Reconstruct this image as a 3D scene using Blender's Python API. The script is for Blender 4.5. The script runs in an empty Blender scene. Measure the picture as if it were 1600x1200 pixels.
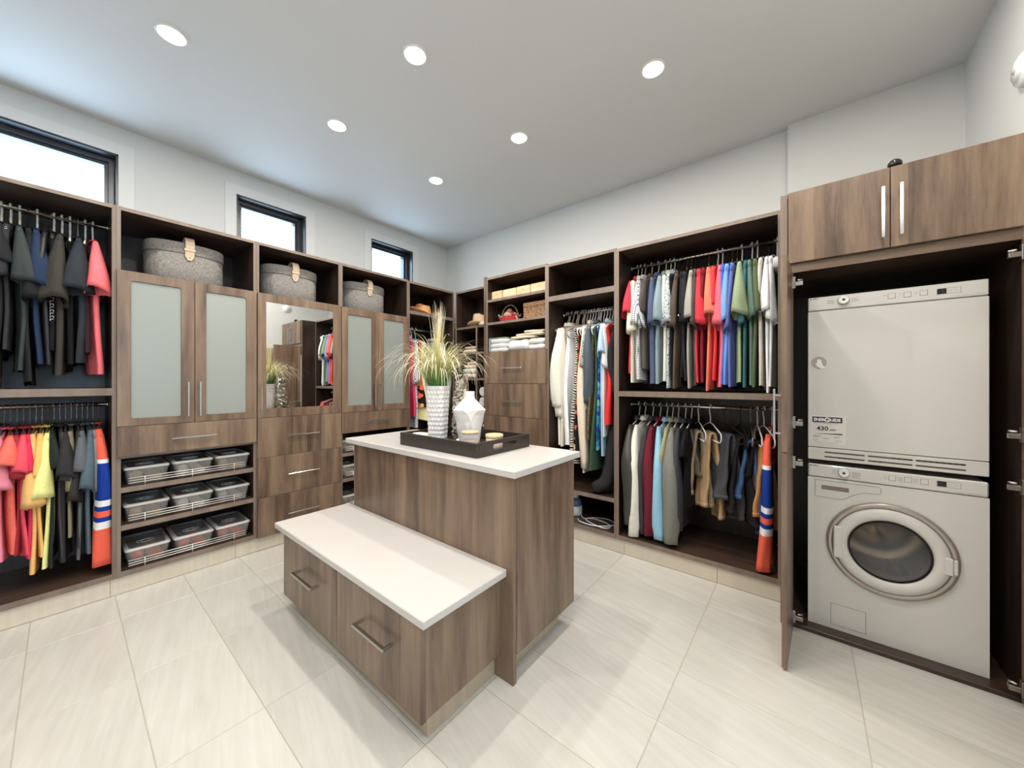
import bpy, math, random
from mathutils import Vector
PI = math.pi
rnd = random.Random(7)
scene = bpy.context.scene
COL = scene.collection

# ---------------------------------------------------------------- camera, world, exposure, lamps
cam_d = bpy.data.cameras.new('camera')
cam_d.sensor_width = 36.0
cam_d.lens = 566.0 / 1600.0 * 36.0
cam_d.shift_y = -4.0 / 1600.0
cam_d.clip_start = 0.02
cam = bpy.data.objects.new('camera', cam_d)
COL.objects.link(cam)
cam.location = (0, 0, 1.28)
cam.rotation_euler = (PI / 2, 0, math.atan2(0.628554, 0.777766))
scene.camera = cam

vs = scene.view_settings
vs.view_transform = 'Standard'
vs.look = 'None'
vs.gamma = 1.0
vs.use_curve_mapping = False
vs.exposure = 0.25

world = bpy.data.worlds.new('overcast_sky')
scene.world = world
world.use_nodes = True
wb = world.node_tree.nodes['Background']
wb.inputs[0].default_value = (0.56, 0.78, 1.0, 1)
wb.inputs[1].default_value = 9.0

CEIL = 3.07
LAMP_W = 9.5
LAMP_COL = (1.0, 0.945, 0.875)
LAMPS = [(-2.54, 0.35), (-2.54, 1.20), (-2.55, 2.08), (-1.66, 1.21), (-1.63, 2.10), (-0.675, 2.12),
         (-1.66, 0.35), (-0.675, 1.20), (-0.675, 0.35), (0.25, 1.20), (0.25, 2.08), (-2.54, -0.55), (-1.66, -0.55), (-0.675, -0.55)]  # the two nearest the right wall are added, unseen, to brighten that side
SIDE_LAMPS = [(0.6, -0.5), (1.9, 0.6), (1.9, -1.2), (-2.1, -1.7), (-0.4, -1.7)]
def lamp(x, y, w):
    d = bpy.data.lights.new('downlight_lamp', 'AREA')
    d.shape = 'DISK'
    d.size = 0.085
    d.energy = w
    d.color = LAMP_COL
    o = bpy.data.objects.new('downlight_lamp', d)
    COL.objects.link(o)
    o.location = (x, y, CEIL - 0.012)
    return o
LAMP_OBJS = {p: lamp(p[0], p[1], LAMP_W * (0.6 if p[1] < 0 else 0.82 if p[0] < -2 else 0.55 if p == (0.25, 2.08) else 1.0)) for p in LAMPS + SIDE_LAMPS}

# ---------------------------------------------------------------- helpers
def lin(c):
    out = []
    for v in c[:3]:
        v = v / 255.0
        out.append(v / 12.92 if v <= 0.04045 else ((v + 0.055) / 1.055) ** 2.4)
    return (out[0], out[1], out[2], 1.0)

ORG = {}
def tag(o, label=None, cat=None, group=None, kind=None):
    if label: o['label'] = label
    if cat: o['category'] = cat
    if group: o['group'] = group
    if kind: o['kind'] = kind
    return o
def thing(name, label, cat, loc, group=None, rotz=0.0, local=False):
    o = bpy.data.objects.new(name, None)
    o.empty_display_size = 0.05
    COL.objects.link(o)
    o.location = loc
    o.rotation_euler = (0, 0, rotz)
    ORG[o.name] = Vector((0, 0, 0)) if local else Vector(loc)
    return tag(o, label, cat, group)

def smoothstep(t):
    t = max(0.0, min(1.0, t))
    return t * t * (3 - 2 * t)

class MB:
    def __init__(s):
        s.v = []; s.f = []; s.sm = []
    def add(s, vs, fs, smooth=False):
        n = len(s.v)
        s.v.extend([tuple(p) for p in vs])
        for f in fs:
            s.f.append(tuple(i + n for i in f)); s.sm.append(smooth)
        return s
    def box(s, x0, x1, y0, y1, z0, z1):
        vs = [(x0, y0, z0), (x1, y0, z0), (x1, y1, z0), (x0, y1, z0), (x0, y0, z1), (x1, y0, z1), (x1, y1, z1), (x0, y1, z1)]
        return s.add(vs, [(3, 2, 1, 0), (4, 5, 6, 7), (0, 1, 5, 4), (1, 2, 6, 5), (2, 3, 7, 6), (3, 0, 4, 7)])
    def prism(s, pts, z0, z1):
        n = len(pts)
        vs = [(p[0], p[1], z0) for p in pts] + [(p[0], p[1], z1) for p in pts]
        fs = [tuple(reversed(range(n))), tuple(range(n, 2 * n))]
        fs += [(i, (i + 1) % n, n + (i + 1) % n, n + i) for i in range(n)]
        return s.add(vs, fs)
    def loft(s, rings, caps=(True, True), closed=True, smooth=True):
        n = len(rings[0]); vs = [p for r in rings for p in r]; fs = []
        m = n if closed else n - 1
        for i in range(len(rings) - 1):
            for j in range(m):
                k = (j + 1) % n
                fs.append((i * n + j, i * n + k, (i + 1) * n + k, (i + 1) * n + j))
        if caps[0]: fs.append(tuple(reversed(range(n))))
        if caps[1]: fs.append(tuple(range((len(rings) - 1) * n, len(rings) * n)))
        return s.add(vs, fs, smooth)
    def tube(s, pts, r, n=8, caps=True, flat=1.0):
        pts = [Vector(p) for p in pts]
        rs = r if isinstance(r, (list, tuple)) else [r] * len(pts)
        rings = []; up = None
        for i, p in enumerate(pts):
            a = pts[max(i - 1, 0)]; b = pts[min(i + 1, len(pts) - 1)]
            t = (b - a)
            if t.length < 1e-9: t = Vector((0, 0, 1))
            t.normalize()
            if up is None:
                up = Vector((0, 1, 0)) if abs(t.y) < 0.9 else Vector((1, 0, 0))
            u = (up - t * up.dot(t))
            if u.length < 1e-6: u = Vector((1, 0, 0)) - t * t.x
            u.normalize(); w = t.cross(u); up = u
            rings.append([p + (u * math.cos(2 * PI * j / n) * flat + w * math.sin(2 * PI * j / n)) * rs[i] for j in range(n)])
        return s.loft(rings, (caps, caps))
    def lathe(s, prof, cx=0, cy=0, n=24, axis='z', cz=0, caps=(False, False), smooth=True):
        rings = []
        for r, h in prof:
            ring = []
            for j in range(n):
                a = 2 * PI * j / n
                c, sn = r * math.cos(a), r * math.sin(a)
                if axis == 'z': ring.append((cx + c, cy + sn, cz + h))
                elif axis == 'y': ring.append((cx + c, cy + h, cz - sn))
                else: ring.append((cx + h, cy + c, cz + sn))
            rings.append(ring)
        return s.loft(rings, caps, smooth=smooth)
    def build(s, name, m, parent=None, bevel=0.0, loc=None, label=None, seg=1):
        me = bpy.data.meshes.new(name)
        if parent is not None:
            o0 = ORG[parent.name]
        else:
            o0 = Vector(loc) if loc is not None else Vector((0, 0, 0))
        me.from_pydata([(p[0] - o0.x, p[1] - o0.y, p[2] - o0.z) for p in s.v], [], s.f)
        me.polygons.foreach_set('use_smooth', s.sm)
        me.materials.append(m)
        me.update()
        o = bpy.data.objects.new(name, me)
        COL.objects.link(o)
        ORG[o.name] = o0
        if parent is not None: o.parent = parent
        else: o.location = o0
        if bevel:
            b = o.modifiers.new('bevel', 'BEVEL'); b.width = bevel; b.segments = seg
            b.limit_method = 'ANGLE'; b.angle_limit = math.radians(40)
        if label: o['label'] = label
        return o
def box(name, m, parent, x0, x1, y0, y1, z0, z1, bevel=0.0, label=None, loc=None):
    return MB().box(x0, x1, y0, y1, z0, z1).build(name, m, parent, bevel, loc, label)

# ---------------------------------------------------------------- materials
def new_mat(name):
    m = bpy.data.materials.new(name); m.use_nodes = True
    nt = m.node_tree
    return m, nt, nt.nodes['Principled BSDF']
def plain(name, c, rough=0.5, metal=0.0, coat=0.0, spec=0.5, emit=None, estr=0.0):
    m, nt, b = new_mat(name)
    b.inputs['Base Color'].default_value = lin(c)
    b.inputs['Roughness'].default_value = rough
    b.inputs['Metallic'].default_value = metal
    b.inputs['Specular IOR Level'].default_value = spec
    b.inputs['Coat Weight'].default_value = coat
    if emit:
        b.inputs['Emission Color'].default_value = lin(emit)
        b.inputs['Emission Strength'].default_value = estr
    return m
def math_node(nt, op, a=None, b=None, va=None, vb=None):
    n = nt.nodes.new('ShaderNodeMath'); n.operation = op
    if a is not None: nt.links.new(a, n.inputs[0])
    elif va is not None: n.inputs[0].default_value = va
    if b is not None: nt.links.new(b, n.inputs[1])
    elif vb is not None: n.inputs[1].default_value = vb
    return n.outputs[0]
def ramp(nt, fac, stops, interp='LINEAR'):
    n = nt.nodes.new('ShaderNodeValToRGB'); r = n.color_ramp; r.interpolation = interp
    while len(r.elements) < len(stops): r.elements.new(0.5)
    for e, (p, c) in zip(r.elements, stops):
        e.position = p; e.color = c if len(c) == 4 else lin(c)
    nt.links.new(fac, n.inputs[0])
    return n.outputs[0]
def coords(nt):
    tc = nt.nodes.new('ShaderNodeTexCoord'); sp = nt.nodes.new('ShaderNodeSeparateXYZ')
    nt.links.new(tc.outputs['Object'], sp.inputs[0])
    return tc.outputs['Object'], sp.outputs[0], sp.outputs[1], sp.outputs[2]
def combine(nt, x, y, z):
    n = nt.nodes.new('ShaderNodeCombineXYZ')
    for i, s in enumerate((x, y, z)):
        if s is None: continue
        if isinstance(s, (int, float)): n.inputs[i].default_value = s
        else: nt.links.new(s, n.inputs[i])
    return n.outputs[0]
def noise(nt, vec, scale=1.0, detail=2.0, rough=0.5):
    n = nt.nodes.new('ShaderNodeTexNoise')
    n.inputs['Scale'].default_value = scale; n.inputs['Detail'].default_value = detail
    n.inputs['Roughness'].default_value = rough
    nt.links.new(vec, n.inputs['Vector'])
    return n.outputs['Fac']
def bump(nt, b, h, strength=0.2, dist=0.002):
    n = nt.nodes.new('ShaderNodeBump'); n.inputs['Strength'].default_value = strength
    n.inputs['Distance'].default_value = dist
    nt.links.new(h, n.inputs['Height']); nt.links.new(n.outputs[0], b.inputs['Normal'])

def wood(name, axis, dark, mid, light, rough=0.31, strip=0.11):
    m, nt, b = new_mat(name)
    vec, x, y, z = coords(nt)
    oi = nt.nodes.new('ShaderNodeObjectInfo')
    seed = math_node(nt, 'MULTIPLY', oi.outputs['Random'], vb=37.0)
    if axis == 'z': u, v = math_node(nt, 'ADD', x, y), z
    elif axis == 'x': u, v = math_node(nt, 'ADD', y, z), x
    else: u, v = math_node(nt, 'ADD', x, z), y
    u = math_node(nt, 'ADD', u, seed)
    wob = noise(nt, combine(nt, math_node(nt, 'MULTIPLY', u, vb=5.0), math_node(nt, 'MULTIPLY', v, vb=1.2), seed), 1.0, 2.0)
    uw = math_node(nt, 'ADD', u, math_node(nt, 'MULTIPLY', wob, vb=0.018))
    k = math_node(nt, 'FLOOR', math_node(nt, 'DIVIDE', uw, vb=strip))
    wn = nt.nodes.new('ShaderNodeTexWhiteNoise'); wn.noise_dimensions = '1D'
    nt.links.new(k, wn.inputs['W'])
    k2 = math_node(nt, 'FLOOR', math_node(nt, 'DIVIDE', uw, vb=strip * 0.37))
    wn2 = nt.nodes.new('ShaderNodeTexWhiteNoise'); wn2.noise_dimensions = '1D'
    nt.links.new(k2, wn2.inputs['W'])
    g1 = noise(nt, combine(nt, math_node(nt, 'MULTIPLY', uw, vb=15.0), math_node(nt, 'MULTIPLY', v, vb=1.6), seed), 1.0, 4.0, 0.6)
    g2 = noise(nt, combine(nt, math_node(nt, 'MULTIPLY', u, vb=330.0), math_node(nt, 'MULTIPLY', v, vb=9.0), seed), 1.0, 3.0, 0.6)
    g3 = noise(nt, combine(nt, math_node(nt, 'MULTIPLY', u, vb=60.0), math_node(nt, 'MULTIPLY', v, vb=240.0), seed), 1.0, 2.0)
    t = math_node(nt, 'MULTIPLY', wn.outputs['Value'], vb=0.19)
    t = math_node(nt, 'ADD', t, math_node(nt, 'MULTIPLY', wn2.outputs['Value'], vb=0.08))
    t = math_node(nt, 'ADD', t, math_node(nt, 'MULTIPLY', g1, vb=0.86))
    t = math_node(nt, 'ADD', t, math_node(nt, 'MULTIPLY', g2, vb=0.22))
    t = math_node(nt, 'ADD', t, math_node(nt, 'MULTIPLY', g3, vb=0.08))
    c = ramp(nt, t, [(0.42, dark), (0.66, mid), (0.96, light)])
    nt.links.new(c, b.inputs['Base Color'])
    b.inputs['Roughness'].default_value = rough
    b.inputs['Specular IOR Level'].default_value = 0.5
    bump(nt, b, g2, 0.08, 0.001)
    return m
WD, WM_, WL = (60, 46, 37), (113, 92, 75), (148, 125, 103)
wood_z = wood('walnut_vertical', 'z', WD, WM_, WL)
wood_x = wood('walnut_along_x', 'x', WD, WM_, WL)
wood_y = wood('walnut_along_y', 'y', WD, WM_, WL)
edge_z = wood('walnut_edge_band', 'z', (106, 91, 79), (124, 108, 95), (140, 124, 110), 0.5)
in_z = wood('walnut_shaded_inside_vertical', 'z', (26, 19, 16), (45, 34, 28), (66, 52, 44))  # same walnut, darkened: the dim cabinet interior is put into its colour
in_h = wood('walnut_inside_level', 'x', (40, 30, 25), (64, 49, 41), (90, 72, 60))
in_hy = wood('walnut_shaded_inside_level_y', 'y', (40, 30, 25), (64, 49, 41), (90, 72, 60))
pine = wood('pale_pine', 'x', (198, 160, 118), (222, 188, 146), (236, 208, 170), 0.55, 0.03)

def paint(name, c, rough=0.7):
    m, nt, b = new_mat(name)
    b.inputs['Base Color'].default_value = lin(c); b.inputs['Roughness'].default_value = rough
    vec = coords(nt)[0]
    bump(nt, b, noise(nt, vec, 220.0, 2.0), 0.04, 0.001)
    return m
wall_m = paint('grey_white_wall_paint', (211, 211, 207))
ceil_m = paint('white_ceiling_paint', (222, 222, 220))
trim_m = plain('white_trim_paint', (232, 232, 230), 0.45)
casing_m = plain('grey_white_casing_paint', (218, 218, 215), 0.5)

def tile_mat(name, a, c, rough, streak_axis='x'):
    m, nt, b = new_mat(name)
    vec, x, y, z = coords(nt)
    oi = nt.nodes.new('ShaderNodeObjectInfo')
    sd = math_node(nt, 'MULTIPLY', oi.outputs['Random'], vb=50.0)
    sx, sy = (3.0, 34.0) if streak_axis == 'x' else (34.0, 3.0)
    diag = math_node(nt, 'ADD', math_node(nt, 'MULTIPLY', y, vb=sy), math_node(nt, 'MULTIPLY', x, vb=sx * 2.6))
    v2 = combine(nt, math_node(nt, 'MULTIPLY', x, vb=sx), diag, sd)
    n1 = noise(nt, v2, 1.0, 4.0, 0.6)
    n2 = noise(nt, vec, 3.0, 2.0)
    t = math_node(nt, 'ADD', math_node(nt, 'MULTIPLY', n1, vb=0.7), math_node(nt, 'MULTIPLY', n2, vb=0.3))
    t = math_node(nt, 'ADD', t, math_node(nt, 'MULTIPLY', oi.outputs['Random'], vb=0.12))
    nt.links.new(ramp(nt, t, [(0.3, a), (0.75, c)]), b.inputs['Base Color'])
    b.inputs['Roughness'].default_value = rough
    b.inputs['Specular IOR Level'].default_value = 0.5
    return m
tile_m = tile_mat('cream_porcelain_tile', (190, 186, 177), (209, 205, 197), 0.33)
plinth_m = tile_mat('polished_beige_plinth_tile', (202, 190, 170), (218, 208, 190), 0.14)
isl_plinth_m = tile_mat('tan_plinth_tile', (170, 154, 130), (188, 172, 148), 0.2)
grout_m = plain('beige_grout', (176, 168, 154), 0.9)
quartz_m = plain('white_quartz', (203, 198, 193), 0.28)
chrome = plain('polished_chrome', (205, 205, 205), 0.16, 1.0)
steel = plain('brushed_steel', (178, 174, 168), 0.3, 1.0)
brass = plain('brass', (190, 150, 90), 0.3, 1.0)
nickel = plain('satin_nickel_rod', (210, 206, 200), 0.25, 1.0)
black_m = plain('matte_black', (18, 17, 17), 0.5)
dark_gap = plain('black_rubber', (12, 11, 11), 0.8)
win_black = plain('black_frame_sky_sheen', (14, 18, 28), 0.32, spec=0.8)  # black frame with the blue sky sheen tinted into its base colour
mirror_m = plain('mirror_silver', (236, 238, 237), 0.0, 1.0)
white_plastic = plain('white_plastic', (238, 238, 236), 0.35)
grey_plastic = plain('grey_plastic', (186, 180, 176), 0.4)
appliance_m = plain('white_enamel', (214, 211, 205), 0.3, coat=0.2)
lens_m = plain('lit_lamp_lens', (255, 250, 240), 0.5, emit=(255, 247, 232), estr=9.0)

def clear_glass(name, tint=(1, 1, 1), fac=0.9):
    m, nt, b = new_mat(name)
    out = nt.nodes['Material Output']
    tr = nt.nodes.new('ShaderNodeBsdfTransparent'); tr.inputs[0].default_value = (*tint, 1)
    mx = nt.nodes.new('ShaderNodeMixShader')
    b.inputs['Roughness'].default_value = 0.03; b.inputs['Base Color'].default_value = (0.9, 0.95, 1, 1)
    mx.inputs[0].default_value = fac
    nt.links.new(b.outputs[0], mx.inputs[1]); nt.links.new(tr.outputs[0], mx.inputs[2]); nt.links.new(mx.outputs[0], out.inputs[0])
    return m
pane_m = clear_glass('window_glass', (1, 1, 1), 0.94)
jar_m = clear_glass('jar_glass', (0.98, 0.96, 0.94), 0.78)
def cloudy(name, c, fac, rough):
    m, nt, b = new_mat(name)
    out = nt.nodes['Material Output']
    tr = nt.nodes.new('ShaderNodeBsdfTransparent'); tr.inputs[0].default_value = (0.96, 0.96, 0.96, 1)
    mx = nt.nodes.new('ShaderNodeMixShader')
    b.inputs['Roughness'].default_value = rough; b.inputs['Base Color'].default_value = lin(c)
    mx.inputs[0].default_value = fac
    nt.links.new(b.outputs[0], mx.inputs[1]); nt.links.new(tr.outputs[0], mx.inputs[2]); nt.links.new(mx.outputs[0], out.inputs[0])
    return m
bin_m = cloudy('clear_storage_plastic', (200, 198, 192), 0.66, 0.2)
lid_m = cloudy('storage_lid_plastic', (170, 168, 163), 0.58, 0.25)
rim_m = cloudy('storage_lid_rim_lit', (214, 212, 207), 0.25, 0.3)  # paler than the lid: the lit edge is painted into the rim
rail_m = plain('bright_guard_rail', (226, 222, 214), 0.3, 0.35)
wrap_m = cloudy('clear_wrap', (225, 225, 225), 0.75, 0.1)
frost_m, _nt, _b = new_mat('frosted_glass')
_b.inputs['Base Color'].default_value = lin((180, 186, 178)); _b.inputs['Roughness'].default_value = 0.34
_b.inputs['Transmission Weight'].default_value = 0.4; _b.inputs['Coat Weight'].default_value = 1.0
_b.inputs['Coat Roughness'].default_value = 0.04; _b.inputs['IOR'].default_value = 1.5

FAB = {}
def fabric(c, kind='plain'):
    key = (tuple(c), kind)
    if key in FAB: return FAB[key]
    m, nt, b = new_mat('fabric_%s_%02x%02x%02x' % (kind, c[0], c[1], c[2]))
    vec, x, y, z = coords(nt)
    lc = lin(c); lum = 0.3 * lc[0] + 0.59 * lc[1] + 0.11 * lc[2]
    base = tuple(min(0.86, (v * 0.9 + lum * 0.1) * 1.28) for v in lc[:3]) + (1,)
    b.inputs['Roughness'].default_value = 0.85
    b.inputs['Specular IOR Level'].default_value = 0.2
    dk = tuple(v * 0.90 for v in base[:3]) + (1,)
    lt = tuple(min(1, v * 1.06) for v in base[:3]) + (1,)
    col = None
    n1 = noise(nt, combine(nt, math_node(nt, 'MULTIPLY', x, vb=1.0), math_node(nt, 'MULTIPLY', y, vb=1.0), math_node(nt, 'MULTIPLY', z, vb=4.0)), 55.0, 3.0)
    if kind == 'check':
        fx = math_node(nt, 'FRACT', math_node(nt, 'MULTIPLY', math_node(nt, 'ADD', x, y), vb=75.0))
        fz = math_node(nt, 'FRACT', math_node(nt, 'MULTIPLY', z, vb=75.0))
        ln = math_node(nt, 'MAXIMUM', math_node(nt, 'LESS_THAN', fx, vb=0.28), math_node(nt, 'LESS_THAN', fz, vb=0.28))
        col = ramp(nt, ln, [(0.0, base), (1.0, lin((118, 122, 128)))])
    elif kind == 'fleck':
        col = ramp(nt, noise(nt, vec, 85.0, 1.0), [(0.36, lin((74, 80, 88))), (0.42, base)])
    elif kind == 'sequin':
        vo = nt.nodes.new('ShaderNodeTexVoronoi'); vo.inputs['Scale'].default_value = 170.0
        nt.links.new(vec, vo.inputs['Vector'])
        col = ramp(nt, vo.outputs['Distance'], [(0.1, lin((186, 166, 120))), (0.5, base), (0.8, lin((50, 42, 30)))])
        b.inputs['Roughness'].default_value = 0.35; b.inputs['Metallic'].default_value = 0.5
    elif kind == 'zebra':
        w = nt.nodes.new('ShaderNodeTexWave'); w.inputs['Scale'].default_value = 16.0; w.inputs['Distortion'].default_value = 7.0
        w.bands_direction = 'Z'
        nt.links.new(vec, w.inputs['Vector'])
        col = ramp(nt, w.outputs['Fac'], [(0.45, lin((20, 20, 22))), (0.55, lin((226, 222, 214)))])
    elif kind in ('floral', 'blueprint'):
        vo = nt.nodes.new('ShaderNodeTexVoronoi'); vo.inputs['Scale'].default_value = 26.0
        nt.links.new(vec, vo.inputs['Vector'])
        sv = nt.nodes.new('ShaderNodeSeparateColor'); nt.links.new(vo.outputs['Color'], sv.inputs[0])
        if kind == 'floral':
            st = [(0.0, lin((24, 22, 22))), (0.3, base), (0.5, lin((206, 92, 44))), (0.68, lin((224, 186, 120))), (0.82, lin((30, 28, 28)))]
        else:
            st = [(0.0, base), (0.3, lin((30, 60, 150))), (0.55, lin((90, 176, 170))), (0.8, lin((24, 88, 120)))]
        col = ramp(nt, sv.outputs[0], st, 'CONSTANT')
    elif kind == 'jersey':
        W, O, B = lin((232, 232, 234)), base, lin((22, 56, 142))
        # z measured from the shoulder, metres downward; bands are dyed into the knit
        t = math_node(nt, 'MULTIPLY', z, vb=-1.0)
        col = ramp(nt, t, [(0.0, O), (0.205, W), (0.230, B), (0.445, W), (0.480, B), (0.505, O), (0.540, B), (0.570, W), (0.610, O)], 'CONSTANT')
    elif kind == 'leather':
        b.inputs['Roughness'].default_value = 0.42; b.inputs['Specular IOR Level'].default_value = 0.5
    elif kind == 'denim':
        col = ramp(nt, noise(nt, vec, 14.0, 4.0), [(0.35, dk), (0.7, lin(tuple(min(255, int(v * 1.35)) for v in c)))])
    elif kind == 'linen':
        n3 = noise(nt, combine(nt, math_node(nt, 'MULTIPLY', math_node(nt, 'ADD', x, y), vb=420.0), 0.0, math_node(nt, 'MULTIPLY', z, vb=40.0)), 1.0, 2.0)
        n4 = noise(nt, combine(nt, math_node(nt, 'MULTIPLY', math_node(nt, 'ADD', x, y), vb=40.0), 0.0, math_node(nt, 'MULTIPLY', z, vb=420.0)), 1.0, 2.0)
        col = ramp(nt, math_node(nt, 'MULTIPLY', math_node(nt, 'ADD', n3, n4), vb=0.5),
                   [(0.36, tuple(v * 0.45 for v in base[:3]) + (1,)), (0.52, base), (0.68, tuple(min(1, v * 1.7) for v in base[:3]) + (1,))])
    if col is None:
        col = ramp(nt, n1, [(0.3, dk), (0.7, lt)])
    nt.links.new(col, b.inputs['Base Color'])
    big = noise(nt, combine(nt, math_node(nt, 'MULTIPLY', x, vb=22.0), math_node(nt, 'MULTIPLY', y, vb=22.0), math_node(nt, 'MULTIPLY', z, vb=7.0)), 1.0, 2.0)
    bump(nt, b, big, 0.5, 0.012)
    FAB[key] = m
    return m

# ---------------------------------------------------------------- shared part builders
def ring_frame(mb, U0, U1, V0, V1, u0, u1, v0, v1, r, d0, d1, place, k=4, circle=False):
    """A flat board with a hole (rounded rectangle, or a circle) between depths d0 and d1."""
    inner, outer = [], []
    for (cu, cv, a0, OU, OV) in ((u1, v1, 0, U1, V1), (u0, v1, PI / 2, U0, V1), (u0, v0, PI, U0, V0), (u1, v0, 1.5 * PI, U1, V0)):
        for i in range(k + 1):
            a = a0 + PI / 2 * i / k
            if circle and i == k: continue
            ca = math.atan2((V1 if (a0 < PI * 0.9) else V0) - v0, (U1 if math.cos(a0 + 0.1) > 0 else U0) - u0) % (2 * PI) if circle else 0.0
            if circle and i == round((ca - a0) / (PI / 2) * k):
                a = ca
            if circle:
                inner.append((u0 + r * math.cos(a), v0 + r * math.sin(a)))
            else:
                bu = cu - r if cu == u1 else cu + r
                bv = cv - r if cv == v1 else cv + r
                inner.append((bu + r * math.cos(a), bv + r * math.sin(a)))
            if circle:
                # spread the outer loop along the rectangle so that the quads stay regular
                c, s_ = math.cos(a), math.sin(a)
                cu_, cv_ = u0, v0
                ts = []
                if c > 1e-6: ts.append((U1 - cu_) / c)
                if c < -1e-6: ts.append((U0 - cu_) / c)
                if s_ > 1e-6: ts.append((V1 - cv_) / s_)
                if s_ < -1e-6: ts.append((V0 - cv_) / s_)
                t = min(ts)
                outer.append((cu_ + c * t, cv_ + s_ * t))
            else:
                outer.append((OU, OV))
    n = len(inner)
    vs = [place(p, d0) for p in outer] + [place(p, d0) for p in inner] + [place(p, d1) for p in outer] + [place(p, d1) for p in inner]
    fs = []
    for i in range(n):
        j = (i + 1) % n
        for q in ((i, j, n + j, n + i), (3 * n + i, 3 * n + j, 2 * n + j, 2 * n + i), (n + i, n + j, 3 * n + j, 3 * n + i), (2 * n + i, 2 * n + j, j, i)):
            pts = []
            for t in q:
                if not pts or (Vector(vs[t]) - Vector(vs[pts[-1]])).length > 1e-7: pts.append(t)
            if len(pts) > 2 and (Vector(vs[pts[0]]) - Vector(vs[pts[-1]])).length < 1e-7: pts.pop()
            if len(pts) > 2: fs.append(tuple(pts))
    return mb.add(vs, fs)
def place_x(p, d): return (d, p[0], p[1])
def place_y(p, d): return (p[0], d, p[1])

def pull(parent, cx, cy, cz, axis, length, out, proj=0.032, w=0.006, m=None, posts='in'):
    """Bar pull on a face: axis along which the bar runs, out = unit vector away from the face."""
    mb = MB(); o = Vector(out); c = Vector((cx, cy, cz))
    a = {'x': Vector((1, 0, 0)), 'y': Vector((0, 1, 0)), 'z': Vector((0, 0, 1))}[axis]
    h = length / 2
    def bb(p, q, r):
        lo = [min(p[i], q[i]) - r for i in range(3)]; hi = [max(p[i], q[i]) + r for i in range(3)]
        mb.box(lo[0], hi[0], lo[1], hi[1], lo[2], hi[2])
    bb(c + o * proj - a * h, c + o * proj + a * h, w)
    e = h if posts == 'end' else h * 0.78
    for s in (-1, 1):
        bb(c + a * s * e + o * 0.0061, c + a * s * e + o * (proj - w), w * 0.85)
    return mb.build('handle', m or chrome, parent, 0.0015, label=None)

# ================================================================ the room
XL, YB, XR = -3.76, 3.24, 0.70
YF, XE = -2.6, 3.2
floor = box('floor', grout_m, None, XL - 0.2, XE + 0.2, YF - 0.2, YB + 0.2, -0.12, -0.0015, loc=(0, 0, 0))
tag(floor, kind='structure')
TX0, TY0, TDX, TDY = -0.433, 0.193, 0.608, 0.304
tile_me = {}
def tile_piece(x0, x1, y0, y1):
    w, d = round(x1 - x0, 4), round(y1 - y0, 4)
    if (w, d) not in tile_me:
        o = MB().box(-w / 2, w / 2, -d / 2, d / 2, -0.010, 0.0).build('tile', tile_m, None, 0.0012)
        tile_me[(w, d)] = o
    else:
        o = tile_me[(w, d)].copy(); COL.objects.link(o); o.name = 'tile'
    o.parent = floor
    o.location = ((x0 + x1) / 2, (y0 + y1) / 2, 0)
g = 0.0016
def cuts(lo, hi, a, d):
    k = math.ceil((lo - a) / d - 1e-6); out = [lo]
    while a + k * d < hi - 1e-6:
        if a + k * d > lo + 1e-6: out.append(a + k * d)
        k += 1
    return out + [hi]
xs = cuts(-3.204, XE, TX0, TDX); ys = cuts(YF, 2.609, TY0, TDY)
for i in range(len(xs) - 1):
    for j in range(len(ys) - 1):
        tile_piece(xs[i] + g, xs[i + 1] - g, ys[j] + g, ys[j + 1] - g)
for (a, b_) in ((-3.204, TX0 - 4 * TDX), (TX0 - 4 * TDX, -2.452)):
    tile_piece(a + g, b_ - g, 2.609, 2.878)

ceiling = box('ceiling', ceil_m, None, XL - 0.2, XE + 0.2, YF - 0.2, YB + 0.2, CEIL, CEIL + 0.15, loc=(0, 0, 0))
tag(ceiling, kind='structure')
WINS = [(-0.62, 0.242), (0.922, 1.475), (2.154, 2.705)]
WZ0, WZ1 = 2.16, 2.875
mb = MB()
edges = [YF - 0.2] + [v for w in WINS for v in w] + [YB + 0.2]
for i in range(0, len(edges), 2):
    mb.box(XL - 0.2, XL, edges[i], edges[i + 1], 0, CEIL)
for (a, b_) in WINS:
    mb.box(XL - 0.2, XL, a, b_, 0, WZ0); mb.box(XL - 0.2, XL, a, b_, WZ1, CEIL)
tag(mb.build('wall_left', wall_m), kind='structure')
tag(box('wall_back', wall_m, None, XL, -0.092, YB, YB + 0.2, 0, CEIL, loc=(0, 0, 0)), kind='structure')
tag(box('wall_alcove', wall_m, None, -0.092, XR, 3.175, YB + 0.2, 0, CEIL, loc=(0, 0, 0)), kind='structure')
tag(box('wall_right', wall_m, None, XR, XR + 0.16, 1.35, 3.175, 0, CEIL, loc=(0, 0, 0)), kind='structure')
tag(box('wall_return', wall_m, None, XR + 0.16, XE, 1.35, 1.51, 0, CEIL, loc=(0, 0, 0)), kind='structure')
tag(box('wall_front', wall_m, None, XL, XE, YF - 0.2, YF, 0, CEIL, loc=(0, 0, 0)), kind='structure')
mb = MB(); SW = [(-1.9, -0.5), (0.0, 0.8)]
mb.box(XE, XE + 0.2, YF - 0.2, SW[0][0], 0, CEIL).box(XE, XE + 0.2, SW[0][1], SW[1][0], 0, CEIL).box(XE, XE + 0.2, SW[1][1], 1.51, 0, CEIL)
for a, b_ in SW: mb.box(XE, XE + 0.2, a, b_, 0, 1.2).box(XE, XE + 0.2, a, b_, 2.5, CEIL)
tag(mb.build('wall_side', wall_m), kind='structure')

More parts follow.
